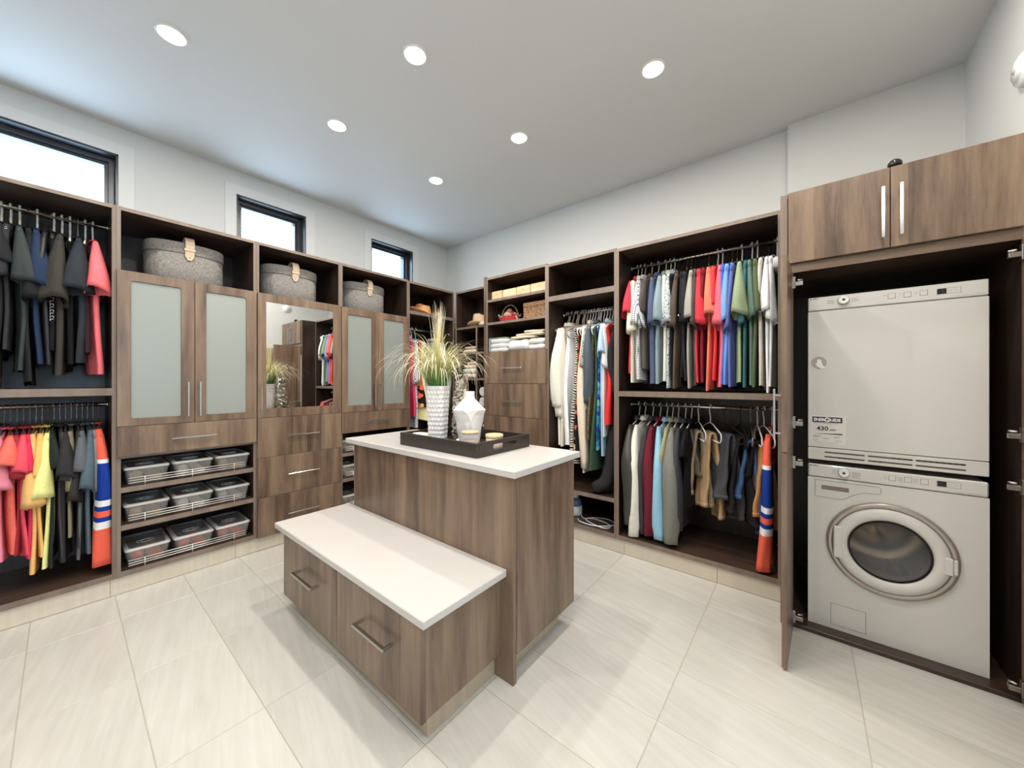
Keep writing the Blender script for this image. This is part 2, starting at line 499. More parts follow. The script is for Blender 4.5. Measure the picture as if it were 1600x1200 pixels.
def window(n, a, b_, z0, z1, xw, sgn, reveal=0.10):
    """Black window set into a wall whose room face is x = xw; sgn points to the outside."""
    r = thing('window_%d' % n, None, None, (xw, (a + b_) / 2, z0)); tag(r, kind='structure')
    xo = xw + sgn * reveal
    lo, hi = min(xw, xo), max(xw, xo)
    mb = MB()
    t = 0.012
    mb.box(lo, hi, a, b_, z1 - t, z1).box(lo, hi, a, b_, z0, z0 + t).box(lo, hi, a, a + t, z0, z1).box(lo, hi, b_ - t, b_, z0, z1)
    mb.build('jamb', win_black, r, 0.001)
    mb = MB(); x2 = xo + sgn * 0.07; lo2, hi2 = min(xo, x2), max(xo, x2); s = 0.062
    def pl(p, d): return (d, p[0], p[1])
    ring_frame(mb, a, b_, z0, z1, a + s, b_ - s, z0 + s, z1 - s, 0.001, lo2, hi2, pl, k=1)
    mb.build('sash', win_black, r, 0.004)
    s2 = 0.042; mb = MB(); x3 = xo - sgn * 0.028
    ring_frame(mb, a + 0.012, b_ - 0.012, z0 + 0.012, z1 - 0.012, a + s2, b_ - s2, z0 + s2, z1 - s2, 0.001, min(xo, x3), max(xo, x3) , pl, k=1)
    mb.build('stop_bead', win_black, r, 0.004)
    xg = xo + sgn * 0.03
    box('pane', pane_m, r, min(xg, xg + sgn * 0.006), max(xg, xg + sgn * 0.006), a + s - 0.01, b_ - s + 0.01, z0 + s - 0.01, z1 - s + 0.01)
    mb = MB(); c = 0.078; x4 = xw - sgn * 0.007
    ring_frame(mb, a - c, b_ + c, z0 - c, z1 + c, a, b_, z0, z1, 0.001, min(xw, x4), max(xw, x4), pl, k=1)
    mb.build('casing', casing_m, r, 0.002)
for i, (a, b_) in enumerate(WINS): window(i + 1, a, b_, WZ0, WZ1, XL, -1)
for i, (a, b_) in enumerate(SW): window(i + 4, a, b_, 1.2, 2.5, XE, 1)

# plinth tiles under the cabinets
pl_l = box('baseboard_left', grout_m, None, -3.26, -3.214, -1.2, 2.86, 0, 0.1, loc=(-3.2, 0, 0)); tag(pl_l, kind='structure')
ys = cuts(-1.2, 2.86, TY0 - 0.02, 0.608)
for i in range(len(ys) - 1):
    box('tile', plinth_m, pl_l, -3.214, -3.205, ys[i] + 0.0008, ys[i + 1] - 0.0008, 0.0005, 0.1045, 0.0008)
pl_r = box('baseboard_back', grout_m, None, -2.42, -0.105, 2.619, 2.66, 0, 0.1, loc=(-1, 2.6, 0)); tag(pl_r, kind='structure')
xs = cuts(-2.42, -0.105, TX0, 0.608)
for i in range(len(xs) - 1):
    box('tile', plinth_m, pl_r, xs[i] + 0.0008, xs[i + 1] - 0.0008, 2.610, 2.619, 0.0005, 0.1045, 0.0008)
pl_c = box('baseboard_corner', plinth_m, None, -3.2, -2.45, 2.88, 2.92, 0, 0.104, loc=(-2.8, 2.88, 0)); tag(pl_c, kind='structure')

# recessed downlights
place_words = {0: 'over the left closet run, mostly above the picture edge', 1: 'second back along the window wall', 2: 'farthest back near the window wall',
               3: 'in the middle row nearer the camera', 4: 'in the middle of the ceiling above the island', 5: 'right-hand one in front of the hanging closets'}
for i, p in enumerate(LAMPS + SIDE_LAMPS):
    lab = 'round white recessed ceiling downlight, lit, ' + place_words.get(i, ('behind the bench', 'above the tiles by the laundry doors', 'right beside the doorway', 'added out of view to brighten the right-hand wall', 'added out of view to brighten the laundry alcove', 'by the window wall behind the camera', 'behind the camera in the middle row', 'behind the camera in the right row', 'first in the side room', 'second in the side room', 'third in the side room', 'in the far left rear corner', 'near the rear wall')[i - 6])
    t = thing('ceiling_downlight', lab, 'light', (p[0], p[1], CEIL - 0.02), 'recessed downlights in the closet ceiling' if i < 6 else 'recessed downlights out of view')
    mb = MB(); mb.lathe([(0.066, 0.0195), (0.066, 0.016), (0.063, 0.013), (0.0565, 0.0125), (0.0555, 0.0195)], p[0], p[1], 32, cz=CEIL - 0.02)
    mb.build('trim_ring', trim_m, t)
    mb = MB(); mb.lathe([(0.055, 0.0185), (0.055, 0.0135), (0.03, 0.0115), (0.0005, 0.011)], p[0], p[1], 32, cz=CEIL - 0.02)
    mb.build('lens', lens_m, t)
    lo = LAMP_OBJS[p]; lo.parent = t; lo.location = (0, 0, 0.004)

# round detector on the right wall
t = thing('smoke_detector', 'round white detector on the right-hand wall above the laundry cabinet', 'detector', (XR, 2.45, 2.55))
mb = MB(); mb.lathe([(0.066, 0.0), (0.066, -0.012), (0.058, -0.022), (0.04, -0.03), (0.0005, -0.031)], 2.45, 2.55, 32, 'x', XR)
def remap(mb):
    mb.v = [(v[0] + 0, v[1], v[2]) for v in mb.v]
# lathe along x keeps (cx + h, cy + c, cz + s)
mb = MB(); mb.lathe([(0.066, 0.0), (0.066, -0.012), (0.058, -0.022), (0.04, -0.026), (0.04, -0.031), (0.0005, -0.033)], XR, 2.45, 32, 'x', 2.55)
mb.build('cover', white_plastic, t)
mb = MB(); mb.lathe([(0.012, -0.0335), (0.010, -0.037), (0.0005, -0.0375)], XR, 2.45, 16, 'x', 2.55)
mb.build('button', grey_plastic, t)

# ================================================================ built-in cabinets
XF, XBK = -3.19, -3.745          # left run: front edge and back
T = 0.018
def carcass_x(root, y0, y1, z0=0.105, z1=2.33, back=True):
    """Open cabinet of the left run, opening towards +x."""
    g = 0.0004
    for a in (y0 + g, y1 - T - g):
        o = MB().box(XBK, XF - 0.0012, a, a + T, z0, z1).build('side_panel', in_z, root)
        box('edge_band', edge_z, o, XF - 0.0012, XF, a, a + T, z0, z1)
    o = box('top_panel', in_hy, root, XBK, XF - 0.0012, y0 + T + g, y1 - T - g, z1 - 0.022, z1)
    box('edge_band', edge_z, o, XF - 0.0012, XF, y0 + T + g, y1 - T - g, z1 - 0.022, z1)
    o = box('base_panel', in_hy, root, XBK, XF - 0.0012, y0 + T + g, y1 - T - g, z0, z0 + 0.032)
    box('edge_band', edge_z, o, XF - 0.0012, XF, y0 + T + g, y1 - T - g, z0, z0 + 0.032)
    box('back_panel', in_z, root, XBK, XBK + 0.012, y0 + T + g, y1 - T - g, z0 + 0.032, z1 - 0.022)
def shelf_x(root, y0, y1, z0, z1, name='shelf', xf=XF):
    o = box(name, in_hy, root, XBK + 0.0125, xf - 0.0012, y0 + T + 0.0008, y1 - T - 0.0008, z0, z1)
    box('edge_band', edge_z, o, xf - 0.0012, xf, y0 + T + 0.0008, y1 - T - 0.0008, z0, z1)
    return o
def rod(root, p, q, r=0.0125):
    mb = MB(); mb.tube([p, q], r, 12)
    d = (Vector(q) - Vector(p)).normalized()
    o = mb.build('hanging_rail', nickel, root)
    for e, s in ((Vector(p), 1), (Vector(q), -1)):
        mb = MB(); mb.tube([e + d * s * 0.0002, e + d * s * 0.006], 0.024, 14)
        mb.build('rail_socket', nickel, o)
    return o

# --- left bay 1: open double hanging wardrobe
Y1 = [-1.0, 0.197, 0.905, 1.537, 2.24, 2.868]
b1 = thing('wardrobe_unit', 'open dark wood wardrobe with two hanging rails below the widest window', 'wardrobe', (-3.45, -0.4, 0.1))
carcass_x(b1, Y1[0], Y1[1])
shelf_x(b1, Y1[0], Y1[1], 1.197, 1.24)
rod(b1, (-3.45, Y1[0] + 0.0195, 2.255), (-3.45, Y1[1] - 0.0195, 2.255))
rod(b1, (-3.45, Y1[0] + 0.0195, 1.137), (-3.45, Y1[1] - 0.0195, 1.137))

XD0, XD1 = -3.189, -3.169        # overlay fronts
def glass_door(root, y0, y1, z0, z1, gy0, gy1, gz0, gz1, hy):
    mb = MB(); ring_frame(mb, y0, y1, z0, z1, gy0, gy1, gz0, gz1, 0.012, XD0, XD1, place_x)
    d = mb.build('door', wood_z, root, 0.0012)
    box('frosted_pane', frost_m, d, XD0 + 0.006, XD0 + 0.011, gy0 + 0.0005, gy1 - 0.0005, gz0 + 0.0005, gz1 - 0.0005)
    pull(d, XD1, hy, 1.165, 'z', 0.22, (1, 0, 0), 0.03, 0.005)
    return d
def drawer_x(root, y0, y1, z0, z1, hz=None, hl=0.225):
    d = box('drawer', wood_z, root, XD0, XD1, y0, y1, z0, z1, 0.0012)
    pull(d, XD1, (y0 + y1) / 2, hz if hz else (z0 + z1) / 2, 'y', hl, (1, 0, 0), 0.03, 0.005)
    return d
def gallery(root, y0, y1, z):
    mb = MB(); x = -3.197
    for dz in (0.020, 0.034, 0.050): mb.tube([(x, y0, z + dz), (x, y1, z + dz)], 0.0026, 6)
    for k in range(3):
        y = y0 + (y1 - y0) * (0.12, 0.5, 0.885)[k]
        mb.tube([(x, y, z + 0.0003), (x, y, z + 0.052)], 0.0026, 6)
    return mb.build('gallery_rail', rail_m, root, label='thin chrome guard rail along the shelf edge')
def glass_unit(ya, yb, doors, dz, label):
    r = thing('shoe_cabinet', label, 'cabinet', (-3.45, (ya + yb) / 2, 0.1))
    carcass_x(r, ya, yb)
    shelf_x(r, ya, yb, 1.925, 1.945)
    for z in (1.23, 1.46, 1.69):
        shelf_x(r, ya, yb, z, z + 0.018, xf=-3.24)
    shelf_x(r, ya, yb, 0.995, 1.013)
    shelf_x(r, ya, yb, 0.815, 0.833)
    shelf_x(r, ya, yb, 0.609, 0.640); shelf_x(r, ya, yb, 0.382, 0.413)
    for d in doors: glass_door(r, *d)
    drawer_x(r, ya + 0.002, yb - 0.004, dz[0], dz[1], 0.915, 0.22)
    for z in (0.640, 0.413, 0.137): gallery(r, ya + 0.05, yb - 0.065, z)
    return r
b2 = glass_unit(Y1[1], Y1[2], [(0.198, 0.5485, 1.010, 1.947, 0.256, 0.483, 1.055, 1.890, 0.515), (0.5515, 0.902, 1.010, 1.947, 0.610, 0.838, 1.055, 1.890, 0.575)],
                (0.830, 1.007), 'walnut cabinet with two frosted glass doors above nine storage boxes, left of the mirror door')
b4 = glass_unit(Y1[3], Y1[4], [(1.539, 1.8905, 1.003, 1.940, 1.594, 1.823, 1.063, 1.880, 1.847), (1.8935, 2.236, 1.003, 1.940, 1.950, 2.173, 1.063, 1.880, 1.905)],
                (0.818, 1.000), 'walnut cabinet with two frosted glass doors right of the mirror door, partly behind the island')
# --- bay 3: mirror door over three drawers
b3 = thing('mirror_cabinet', 'walnut cabinet with a square mirror door over three deep drawers', 'cabinet', (-3.45, 1.22, 0.1))
carcass_x(b3, Y1[2], Y1[3]); shelf_x(b3, Y1[2], Y1[3], 1.925, 1.945); shelf_x(b3, Y1[2], Y1[3], 0.99, 1.008)
mb = MB(); ring_frame(mb, 0.908, 1.534, 1.006, 1.945, 0.963, 1.463, 1.073, 1.883, 0.002, XD0, XD1, place_x)
d = mb.build('door', wood_z, b3, 0.0012)
box('mirror', mirror_m, d, XD0 + 0.004, XD1 - 0.002, 0.9635, 1.4625, 1.0735, 1.8825)
pull(d, XD1, 0.928, 1.157, 'z', 0.235, (1, 0, 0), 0.03, 0.005)
for (z0, z1, hz) in ((0.704, 1.003, 0.855), (0.402, 0.701, 0.553), (0.106, 0.399, 0.245)):
    drawer_x(b3, 0.908, 1.534, z0, z1, hz)
# --- bay 5: corner hanging bay with a hat shelf
b5 = thing('corner_wardrobe', 'narrow dark wood hanging bay with a hat shelf, in the corner behind the tall vase', 'wardrobe', (-3.45, 2.55, 0.1))
carcass_x(b5, Y1[4], Y1[5], z1=2.325)
shelf_x(b5, Y1[4], Y1[5], 1.985, 2.02)
rod(b5, (-3.45, Y1[4] + 0.0195, 1.87), (-3.45, Y1[5] - 0.0195, 1.87))
shelf_x(b5, Y1[4], Y1[5], 0.45, 0.48)

# --- cabinets of the back run, opening towards -y
YFR, YBK = 2.595, 3.165
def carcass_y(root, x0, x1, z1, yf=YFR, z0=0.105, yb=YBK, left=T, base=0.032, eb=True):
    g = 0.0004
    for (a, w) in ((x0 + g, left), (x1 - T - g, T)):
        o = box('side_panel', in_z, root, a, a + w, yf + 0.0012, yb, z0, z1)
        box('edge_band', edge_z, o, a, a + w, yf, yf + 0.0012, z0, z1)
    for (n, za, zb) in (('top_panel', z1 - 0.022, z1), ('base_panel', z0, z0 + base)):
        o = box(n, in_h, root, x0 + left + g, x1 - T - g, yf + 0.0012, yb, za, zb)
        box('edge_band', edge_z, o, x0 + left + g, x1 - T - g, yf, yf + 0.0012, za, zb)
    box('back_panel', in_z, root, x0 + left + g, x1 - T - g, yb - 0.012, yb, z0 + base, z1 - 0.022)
def shelf_y(root, x0, x1, z0, z1, yf=YFR, yb=YBK, name='shelf'):
    o = box(name, in_h, root, x0 + 0.0008, x1 - 0.0008, yf + 0.0012, yb - 0.0125, z0, z1)
    box('edge_band', edge_z, o, x0 + 0.0008, x1 - 0.0008, yf, yf + 0.0012, z0, z1)
    return o
# corner cubby unit
b6 = thing('cubby_unit', 'shallow dark wood cubby shelves with hats on top, facing out in the room corner', 'shelf unit', (-2.8, 3.05, 0.1))
C6 = (-3.165, -2.447)
carcass_y(b6, C6[0], C6[1], 2.315, yf=2.869, yb=3.225)
shelf_y(b6, C6[0] + T, C6[1] - T, 1.875, 1.898, 2.869, 3.225)
o = box('divider', in_z, b6, -2.835, -2.812, 2.8702, 3.2125, 0.138, 1.8745)
box('edge_band', edge_z, o, -2.835, -2.812, 2.869, 2.8702, 0.138, 1.8745)
for z in (1.584, 1.294, 0.985, 0.69, 0.40):
    shelf_y(b6, C6[0] + T, -2.8355, z, z + 0.021, 2.869, 3.225)
    shelf_y(b6, -2.8115, C6[1] - T, z, z + 0.021, 2.869, 3.225)
# shelf tower with drawers
b7 = thing('drawer_tower', 'walnut drawer tower with open shelves holding boxes and a red basket', 'cabinet', (-2.06, 2.9, 0.1))
box('end_panel', wood_z, b7, -2.446, -2.421, 2.588, YBK, 0.0, 2.30)
X7 = (-2.4205, -1.714)
carcass_y(b7, X7[0], X7[1], 2.288)
for (za, zb) in ((2.046, 2.070), (1.826, 1.849), (1.535, 1.558)):
    shelf_y(b7, X7[0] + T, X7[1] - T, za, zb)
def drawer_y(root, x0, x1, z0, z1, hz):
    d = box('drawer', wood_z, root, x0, x1, 2.574, 2.594, z0, z1, 0.0012)
    pull(d, (x0 + x1) / 2 - 0.01, 2.574, hz, 'x', 0.235, (0, -1, 0), 0.03, 0.005)
for (z0, z1) in ((1.260, 1.560), (0.957, 1.257), (0.654, 0.954), (0.351, 0.651), (0.106, 0.348)):
    drawer_y(b7, -2.418, -1.710, z0, z1, (z0 + z1) / 2 - 0.006 if z1 > 1.5 else (z0 + z1) / 2 - 0.008)
mb = MB()
for z in (1.70, 1.73, 1.76, 1.90, 1.95, 2.0):
    mb.box(-2.4018, -2.4008, 2.655, 2.663, z, z + 0.008)
mb.build('shelf_pin', nickel, b7)
# long hanging bay
b8 = thing('tall_wardrobe', 'dark wood bay with one rail of long garments and a low shelf, behind the island', 'wardrobe', (-1.4, 2.9, 0.1))
X8 = (-1.714, -1.094)
carcass_y(b8, X8[0], X8[1], 2.276)
shelf_y(b8, X8[0] + T, X8[1] - T, 1.958, 2.000); shelf_y(b8, X8[0] + T, X8[1] - T, 0.370, 0.402)
rod(b8, (X8[0] + 0.0195, 2.855, 1.88), (X8[1] - 0.0195, 2.855, 1.88))
# double hanging bay
b9 = thing('double_wardrobe', 'wide dark wood bay with short sleeved shirts on the top rail and trousers below', 'wardrobe', (-0.6, 2.9, 0.1))
X9 = (-1.094, -0.1025)
carcass_y(b9, X9[0], X9[1], 2.268)
shelf_y(b9, X9[0] + T, X9[1] - T, 1.170, 1.208)
rod(b9, (X9[0] + 0.0195, 2.855, 2.18), (X9[1] - 0.0195, 2.855, 2.18))
rod(b9, (X9[0] + 0.0195, 2.855, 1.10), (X9[1] - 0.0195, 2.855, 1.10))

# --- laundry cabinet
lc = thing('laundry_cabinet', 'tall walnut cabinet with open doors around the stacked washer and dryer', 'cabinet', (0.3, 2.8, 0))
YT = 2.392; YTB = 3.165
for (a, b_) in ((-0.1005, -0.0705), (0.672, 0.697)):
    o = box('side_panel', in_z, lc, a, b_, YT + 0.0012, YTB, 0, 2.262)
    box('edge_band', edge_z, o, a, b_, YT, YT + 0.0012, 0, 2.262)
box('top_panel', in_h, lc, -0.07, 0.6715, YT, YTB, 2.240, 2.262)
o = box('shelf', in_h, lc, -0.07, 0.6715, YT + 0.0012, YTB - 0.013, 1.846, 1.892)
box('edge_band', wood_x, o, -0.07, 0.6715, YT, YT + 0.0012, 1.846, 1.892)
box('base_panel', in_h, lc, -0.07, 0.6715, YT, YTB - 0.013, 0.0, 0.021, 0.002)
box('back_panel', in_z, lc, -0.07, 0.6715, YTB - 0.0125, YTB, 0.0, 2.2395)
for (a, b_, hx) in ((-0.0665, 0.3025, 0.278), (0.3055, 0.6745, 0.336)):
    d = box('door', wood_z, lc, a, b_, YT - 0.022, YT - 0.0015, 1.893, 2.258, 0.0012)
    pull(d, hx, YT - 0.022, 2.05, 'z', 0.22, (0, -1, 0), 0.03, 0.006)
def hinge(parent, x, y, z, s):
    mb = MB(); mb.box(min(x, x + s * 0.012), max(x, x + s * 0.012), y - 0.012, y + 0.012, z - 0.03, z + 0.03)
    mb.box(min(x + s * 0.012, x + s * 0.042), max(x + s * 0.012, x + s * 0.042), y - 0.006, y + 0.014, z - 0.016, z + 0.004)
    mb.tube([(x + s * 0.02, y, z + 0.012), (x + s * 0.04, y + 0.01, z + 0.012)], 0.005, 8)
    mb.build('hinge', steel, parent, 0.001, label='steel cabinet hinge')
for (z0, z1, hz, hh) in ((0.966, 1.842, 1.132, (1.786, 1.07)), (0.012, 0.962, None, (0.866, 0.075))):
    d = MB().prism([(-0.080, 2.0), (-0.060, 2.0), (-0.046, 2.385), (-0.066, 2.385)], z0, z1).build('door', wood_z, lc, 0.0012)
    if hz: pull(d, -0.080, 2.03, hz, 'z', 0.22, (-1, 0, 0), 0.028, 0.005)
    for z in hh: hinge(d, -0.049, 2.36, z, 1)
    d = MB().prism([(0.676, 2.0), (0.696, 2.0), (0.688, 2.385), (0.668, 2.385)], z0, z1).build('door', wood_z, lc, 0.0012)
    for z in hh: hinge(d, 0.671, 2.36, z, -1)
# black dome on top of the laundry cabinet
t = thing('black_dome', 'small black domed knob standing on top of the laundry cabinet', 'fixture', (0.33, 2.46, 2.262))
MB().lathe([(0.0005, 0.0), (0.022, 0.0), (0.022, 0.012), (0.016, 0.02), (0.016, 0.026)], 0.33, 2.46, 20, cz=2.262).build('base', black_m, t)
MB().lathe([(0.016, 0.026)] + [(0.026 * math.cos(a), 0.038 + 0.026 * math.sin(a)) for a in (-0.45, 0, 0.4, 0.8, 1.2)] + [(0.0005, 0.064)], 0.33, 2.46, 20, cz=2.262).build('dome', plain('gloss_black', (12, 12, 13), 0.15), t)

# ================================================================ island and bench
isl = thing('island_cabinet', 'tall walnut island cabinet with a front panel that runs down to the floor', 'cabinet', (-1.61, 1.44, 0))
box('front_panel', wood_z, isl, -2.276, -0.950, 1.184, 1.206, 0.0, 0.8775, 0.001)
box('body', in_z, isl, -2.256, -0.968, 1.2065, 1.690, 0.122, 0.8775)
box('end_panel', wood_z, isl, -0.9675, -0.946, 1.2065, 1.690, 0.122, 0.8775, 0.001)
box('end_panel', wood_z, isl, -2.277, -2.2565, 1.2065, 1.690, 0.122, 0.8775, 0.001)
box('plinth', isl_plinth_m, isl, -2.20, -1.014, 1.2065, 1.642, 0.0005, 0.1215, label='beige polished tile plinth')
itop = box('worktop', quartz_m, None, -2.345, -0.925, 1.162, 1.722, 0.878, 0.909, 0.003, loc=(-1.6, 1.44, 0.878))
tag(itop, 'white quartz worktop on the tall island, carrying the black tray', 'worktop')

ben = thing('bench_cabinet', 'low walnut bench cabinet with two drawers in front of the island', 'bench', (-1.64, 0.98, 0))
box('body', wood_z, ben, -2.255, -1.024, 0.792, 1.1835, 0.100, 0.4495)
for (a, b_) in ((-2.257, -1.6335), (-1.6305, -1.022)):
    d = box('drawer', wood_z, ben, a, b_, 0.770, 0.7915, 0.097, 0.449, 0.0012)
    pull(d, (a + b_) / 2 + 0.02, 0.770, 0.298, 'x', 0.215, (0, -1, 0), 0.036, 0.0065, steel, 'end')
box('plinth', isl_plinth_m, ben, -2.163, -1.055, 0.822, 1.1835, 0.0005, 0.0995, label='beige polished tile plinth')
btop = box('worktop', quartz_m, None, -2.335, -0.985, 0.750, 1.1835, 0.450, 0.481, 0.003, loc=(-1.66, 0.97, 0.45))
tag(btop, 'white quartz seat slab on the low bench in front of the island', 'worktop')

# ---------------------------------------------------------------- tray and what stands on it
def noisy_leather():
    m, nt, b = new_mat('black_brown_embossed_leather')
    vec = coords(nt)[0]
    vo = nt.nodes.new('ShaderNodeTexVoronoi'); vo.inputs['Scale'].default_value = 160.0
    nt.links.new(vec, vo.inputs['Vector'])
    nt.links.new(ramp(nt, vo.outputs['Distance'], [(0.0, (30, 26, 24)), (0.8, (62, 54, 48))]), b.inputs['Base Color'])
    b.inputs['Roughness'].default_value = 0.35
    bump(nt, b, vo.outputs['Distance'], 0.6, 0.002)
    return m
leather_m = noisy_leather()
ZT = 0.9095
TX = (-1.850, -1.222); TYR = (1.242, 1.672); TH = 0.072
tray = thing('serving_tray', 'large black embossed leather tray with cut-out handles on the island top', 'tray', (-1.536, 1.457, ZT))
box('base', leather_m, tray, TX[0] + 0.016, TX[1] - 0.016, TYR[0] + 0.016, TYR[1] - 0.016, ZT, ZT + 0.008)
for (a, b_) in ((TYR[0], TYR[0] + 0.0155), (TYR[1] - 0.0155, TYR[1])):
    box('side_wall', leather_m, tray, TX[0], TX[1], a, b_, ZT, ZT + TH, 0.002)
yc = (TYR[0] + TYR[1]) / 2
for (a, b_) in ((TX[0], TX[0] + 0.0155), (TX[1] - 0.0155, TX[1])):
    mb = MB(); ring_frame(mb, TYR[0] + 0.016, TYR[1] - 0.016, ZT, ZT + TH, yc - 0.095, yc + 0.095, ZT + 0.024, ZT + 0.052, 0.010, a, b_, place_x)
    mb.build('handle_wall', leather_m, tray, 0.001, label='end wall with a slotted handle')
ZB = ZT + 0.0085
white_cer = plain('white_glazed_ceramic', (238, 234, 230), 0.32)
white_mat = plain('white_matt_ceramic', (240, 237, 233), 0.45)
# tall honeycomb vase: rounded square tapering down, dimpled in staggered rows
vx, vy, vh = -1.728, 1.425, 0.335
vase = thing('tall_vase', 'tall square tapering white vase with a honeycomb dimple relief', 'vase', (vx, vy, ZB))
def sq(a, h, p=4.5):
    c, s = math.cos(a), math.sin(a)
    return h / ((abs(c) ** p + abs(s) ** p) ** (1 / p))
rings = []; NR, NA = 96, 128
for i in range(NR + 1):
    t = i / NR; z = t * vh
    h = 0.0475 + 0.0135 * t ** 0.8
    ring = []
    for j in range(NA):
        a = 2 * PI * j / NA
        r = sq(a, h)
        row = z / 0.0265; k = math.floor(row); fr = row - k - 0.5
        col = j / NA * 18 + (0.5 if k % 2 else 0.0); fc = col - math.floor(col) - 0.5
        dd = (fc / 0.52) ** 2 + (fr / 0.55) ** 2
        edge = min(1, max(0, (1 - t) * 14)) * min(1, t * 20)
        r -= 0.0062 * max(0, 1 - dd) ** 0.8 * edge
        ring.append((vx + r * math.cos(a + 0.45), vy + r * math.sin(a + 0.45), ZB + z))
    rings.append(ring)
mb = MB()
inner = [[(vx + (p[0] - vx) * k, vy + (p[1] - vy) * k, ZB + zz) for p in rings[-1]] for (k, zz) in ((0.93, vh), (0.88, vh * 0.9))]
mb.loft(rings + inner, (True, True)).build('body', white_cer, vase)
# ornamental grass
def grass_mat(name, kz, kr):
    m, nt, b = new_mat(name)
    vec, x, y, z = coords(nt)
    oi = noise(nt, vec, 60.0, 1.0)
    rad = math_node(nt, 'SQRT', math_node(nt, 'ADD', math_node(nt, 'MULTIPLY', x, x), math_node(nt, 'MULTIPLY', y, y)))
    t = math_node(nt, 'ADD', math_node(nt, 'MULTIPLY', z, vb=kz), math_node(nt, 'MULTIPLY', rad, vb=kr))
    t = math_node(nt, 'ADD', t, math_node(nt, 'MULTIPLY', oi, vb=0.16))
    c = ramp(nt, t, [(0.05, (44, 92, 46)), (0.28, (88, 146, 70)), (0.48, (176, 180, 100)), (0.8, (226, 214, 164)), (1.0, (238, 228, 196))])
    nt.links.new(c, b.inputs['Base Color']); b.inputs['Roughness'].default_value = 0.55
    return m
gm_g = grass_mat('green_grass_blade', 1.5, 1.2)
gm = grass_mat('straw_grass_blade', 2.0, 3.4)
gz = ZB + vh * 0.9
grass = thing('ornamental_grass', 'fountain of artificial grass, green below and straw coloured at the tips, in the vase', 'plant', (vx, vy, gz))
def blade(mb, p0, ang, lean, length, w, droop, n=8):
    d = Vector((math.cos(ang), math.sin(ang), 0)); sd = Vector((-d.y, d.x, 0))
    L, R = [], []
    pos = Vector(p0); el = PI / 2 - lean
    for i in range(n + 1):
        t = i / n
        ww = w * (1 - t) ** 0.6 * (0.75 + 0.25 * min(1, t * 4)) + 0.0003
        L.append(tuple(pos + sd * ww)); R.append(tuple(pos - sd * ww))
        pos = pos + (d * math.cos(el) + Vector((0, 0, math.sin(el)))) * (length / n)
        el -= droop / n * (0.4 + 1.6 * t)
    vs = L + R; m = n + 1
    mb.add(vs, [(i, i + 1, m + i + 1, m + i) for i in range(n)], True)
gr = random.Random(3)
mb = MB()
for i in range(360):
    a = gr.uniform(0, 2 * PI); rr = gr.uniform(0, 0.045)
    blade(mb, (vx + rr * math.cos(a), vy + rr * math.sin(a), gz + 0.004), a + gr.uniform(-0.5, 0.5), gr.uniform(0.02, 0.55), gr.uniform(0.16, 0.34), gr.uniform(0.0012, 0.0024), gr.uniform(0.1, 0.9))
tag(mb.build('green_foliage', gm_g, grass), kind='stuff')
mb = MB()
for i in range(260):
    a = gr.uniform(0, 2 * PI); rr = gr.uniform(0, 0.035)
    blade(mb, (vx + rr * math.cos(a), vy + rr * math.sin(a), gz + 0.004), a + gr.uniform(-0.4, 0.4), gr.uniform(0.05, 0.60), gr.uniform(0.36, 0.52), gr.uniform(0.0014, 0.0024), gr.uniform(1.4, 3.0), 14)
tag(mb.build('straw_foliage', gm, grass), kind='stuff')
mb = MB()
for i in range(46):
    a = gr.uniform(0, 2 * PI); rr = gr.uniform(0, 0.02)
    blade(mb, (vx + rr * math.cos(a), vy + rr * math.sin(a), gz + 0.004), a + gr.uniform(-0.4, 0.4), gr.uniform(0.0, 0.05), gr.uniform(0.42, 0.545), gr.uniform(0.0016, 0.0028), gr.uniform(0.0, 0.25), 8)
tag(mb.build('upright_plume', gm, grass), kind='stuff')
# faceted white vase
fx_, fy_ = -1.505, 1.47
fv = thing('faceted_vase', 'white faceted vase with a square shoulder and a short neck on the tray', 'vase', (fx_, fy_, ZB))
fr = random.Random(11)
prof = [(0.056, 0.0), (0.062, 0.045), (0.070, 0.09), (0.079, 0.135), (0.087, 0.178), (0.091, 0.200), (0.074, 0.222), (0.050, 0.246), (0.033, 0.262), (0.031, 0.280), (0.032, 0.304)]
rings = []
for i, (r, z) in enumerate(prof):
    n = 14; ring = []
    for j in range(n):
        a = 2 * PI * (j + (0.5 if i % 2 else 0)) / n
        rr = r * (1 + (fr.uniform(-0.065, 0.05) if 0 < i < 7 else 0))
        ring.append((fx_ + rr * math.cos(a), fy_ + rr * math.sin(a), ZB + z + (fr.uniform(-0.006, 0.006) if 0 < i < 5 else 0)))
    rings.append(ring)
vs = [p for r in rings for p in r]; fs = []
for i in range(len(rings) - 1):
    for j in range(14):
        k = (j + 1) % 14; a, b_, c, d = i * 14 + j, i * 14 + k, (i + 1) * 14 + k, (i + 1) * 14 + j
        if i % 2: fs += [(a, b_, c), (a, c, d)]
        else: fs += [(a, b_, d), (b_, c, d)]
n0 = (len(rings) - 1) * 14
fs.append(tuple(reversed(range(14))))
MB().add(vs, fs).build('body', white_mat, fv)
MB().lathe([(0.032, 0.304), (0.026, 0.305), (0.025, 0.27)], fx_, fy_, 14, cz=ZB, caps=(False, True)).build('mouth', white_mat, fv)
